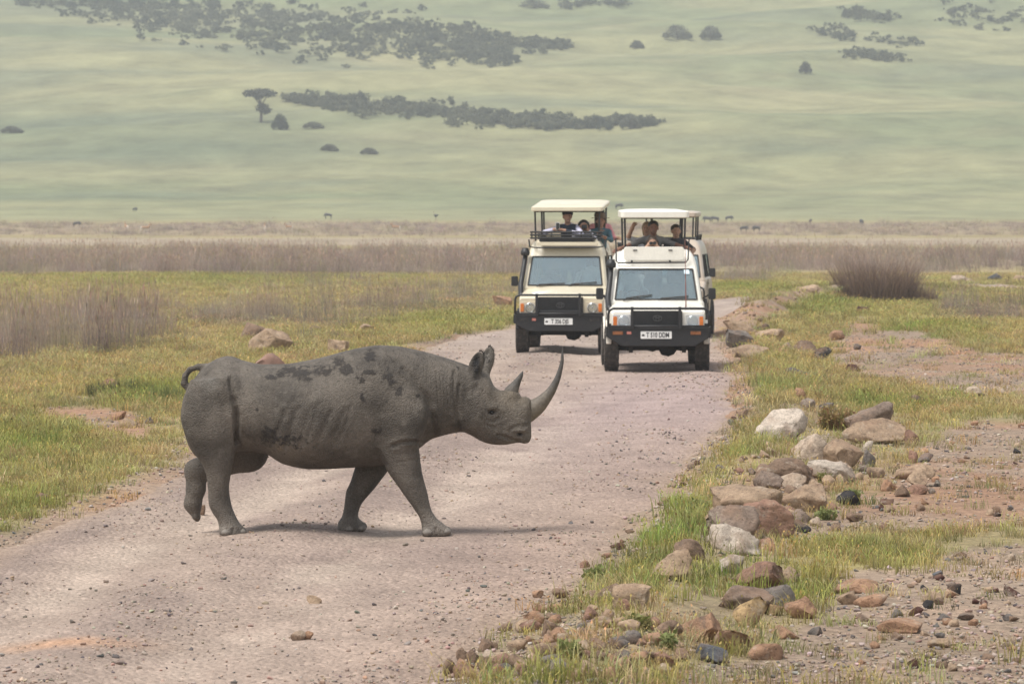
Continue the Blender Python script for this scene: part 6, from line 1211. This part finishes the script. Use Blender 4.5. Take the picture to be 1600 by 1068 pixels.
for kd in ('gazelle', 'wildebeest'):
    V, Q = beast(kd); cb = np.tile(cv(.34, .20, .11) if kd == 'gazelle' else cv(.05, .048, .05), (len(V), 1))
    if kd == 'gazelle': cb = np.where((V[:, 2:3] < .55), cv(.55, .46, .38)[None], cb); cb = np.where((V[:, 0:1] < -.42), cv(.62, .55, .47)[None], cb)
    me_ = np_mesh('body', V, Q, True, cb); me_.materials.append(BODYM); MESHES[kd] = me_
def animal(kind, px, py, h_px, rz, label, cat, grp):
    g = at(px, py); e = empty(kind, g, rz); k = h_px * g.y / FPX / (1.3 if kind == 'gazelle' else 1.4); e.scale = (k,) * 3; tag(e, label, cat, grp); new_obj('body', MESHES[kind], e)
for px, py, h_, rz, lb in [(198, 362, 17, 2.0, 'pale tan gazelle facing away beside its neighbour in dry grass'), (227, 364, 18, .3, 'tan gazelle with a white belly beside its neighbour in dry grass'), (414, 362, 15, 1.7, 'whitish gazelle seen from behind in the far grass'), (452, 361, 14, 3.0, 'reddish tan gazelle grazing right of the whitish one'), (619, 362, 16, 3.1, 'gazelle standing alone with white flanks')]:
    animal('gazelle', px, py, h_, rz, lb, 'gazelle', 'gazelles in the far dry grass')
for px, py, h_, rz, lb in [(1105, 348, 10, 3.1, 'dark wildebeest in front of a touching pair right of the vehicles'), (1117, 348, 10, 3.3, 'dark wildebeest behind its partner right of the vehicles'), (1139, 346, 9, .2, 'dark wildebeest just past the touching pair'), (1162, 362, 9, .1, 'brown wildebeest lying low in dry grass beside another'), (1182, 362, 9, 3.0, 'brown wildebeest in dry grass ahead of another'), (513, 342, 9, 3.2, 'dark wildebeest on the pale grass left of the ostrich'), (211, 331, 7, 1.0, 'tiny dark animal alone on the pale grass'), (120, 355, 9, .4, 'dark wildebeest half hidden in the dry grass'), (1266, 349, 7, 1.2, 'small dark animal far along the grass edge'), (1346, 352, 10, 1.7, 'dark animal facing the camera at the grass edge'), (967, 327, 9, .3, 'dark wildebeest between the two raised roofs')]:
    animal('wildebeest', px, py, h_, rz, lb, 'wildebeest', 'dark animals on the far plain')
s = Solid((-.8, -.4, -.02), (.9, .4, 2.3), .035); s.ell((0, 0, 1.15), (.48, .3, .32), .08); s.chain([(.35, 0, 1.3), (.5, 0, 1.7), (.45, 0, 2.1), (.56, 0, 2.14)], [.1, .055, .05, .05], .05); s.chain([(-.4, 0, 1.2), (-.62, 0, 1.3)], [.16, .12], .06)
for sy in (-1, 1): s.chain([(0, sy * .12, 1.0), (-.08 * sy, sy * .12, .55), (.04 * sy, sy * .12, .02)], [.13, .05, .04], .05)
V, Q = s.mesh(); cb = np.where(V[:, 2:3] > 1.5, cv(.30, .22, .18)[None], np.where(V[:, 2:3] < .7, cv(.28, .20, .17)[None], cv(.03, .03, .032)[None])); g = at(681, 344); e = empty('ostrich', g, 3.0); e.scale = (14 * g.y / FPX / 2.2,) * 3; tag(e, 'dark plumed ostrich standing on the edge of the pale grass', 'ostrich'); new_obj('body', np_mesh('body', V, Q, True, cb), e, BODYM)
# ------------------------------------------------------------------ haze over the crater floor
hz = MB().box(-470, 470, -6, 1790, -1.2, float(height(np.array([0.0]), np.array([1765.0]))[0]) + 30).build('haze', None)
m = bpy.data.materials.new('pale_haze'); m.use_nodes = True; nt = m.node_tree; nt.nodes.remove(nt.nodes['Principled BSDF']); pv = nd(nt, 'ShaderNodeVolumePrincipled'); pv.inputs['Color'].default_value = (.86, .93, 1.0, 1); pv.inputs['Density'].default_value = .00034; pv.inputs['Anisotropy'].default_value = .2
nt.links.new(pv.outputs[0], nt.nodes['Material Output'].inputs['Volume']); hz.data.materials.append(m); tag(hz, 'thin pale haze in the air over the plain', None, None, 'stuff')
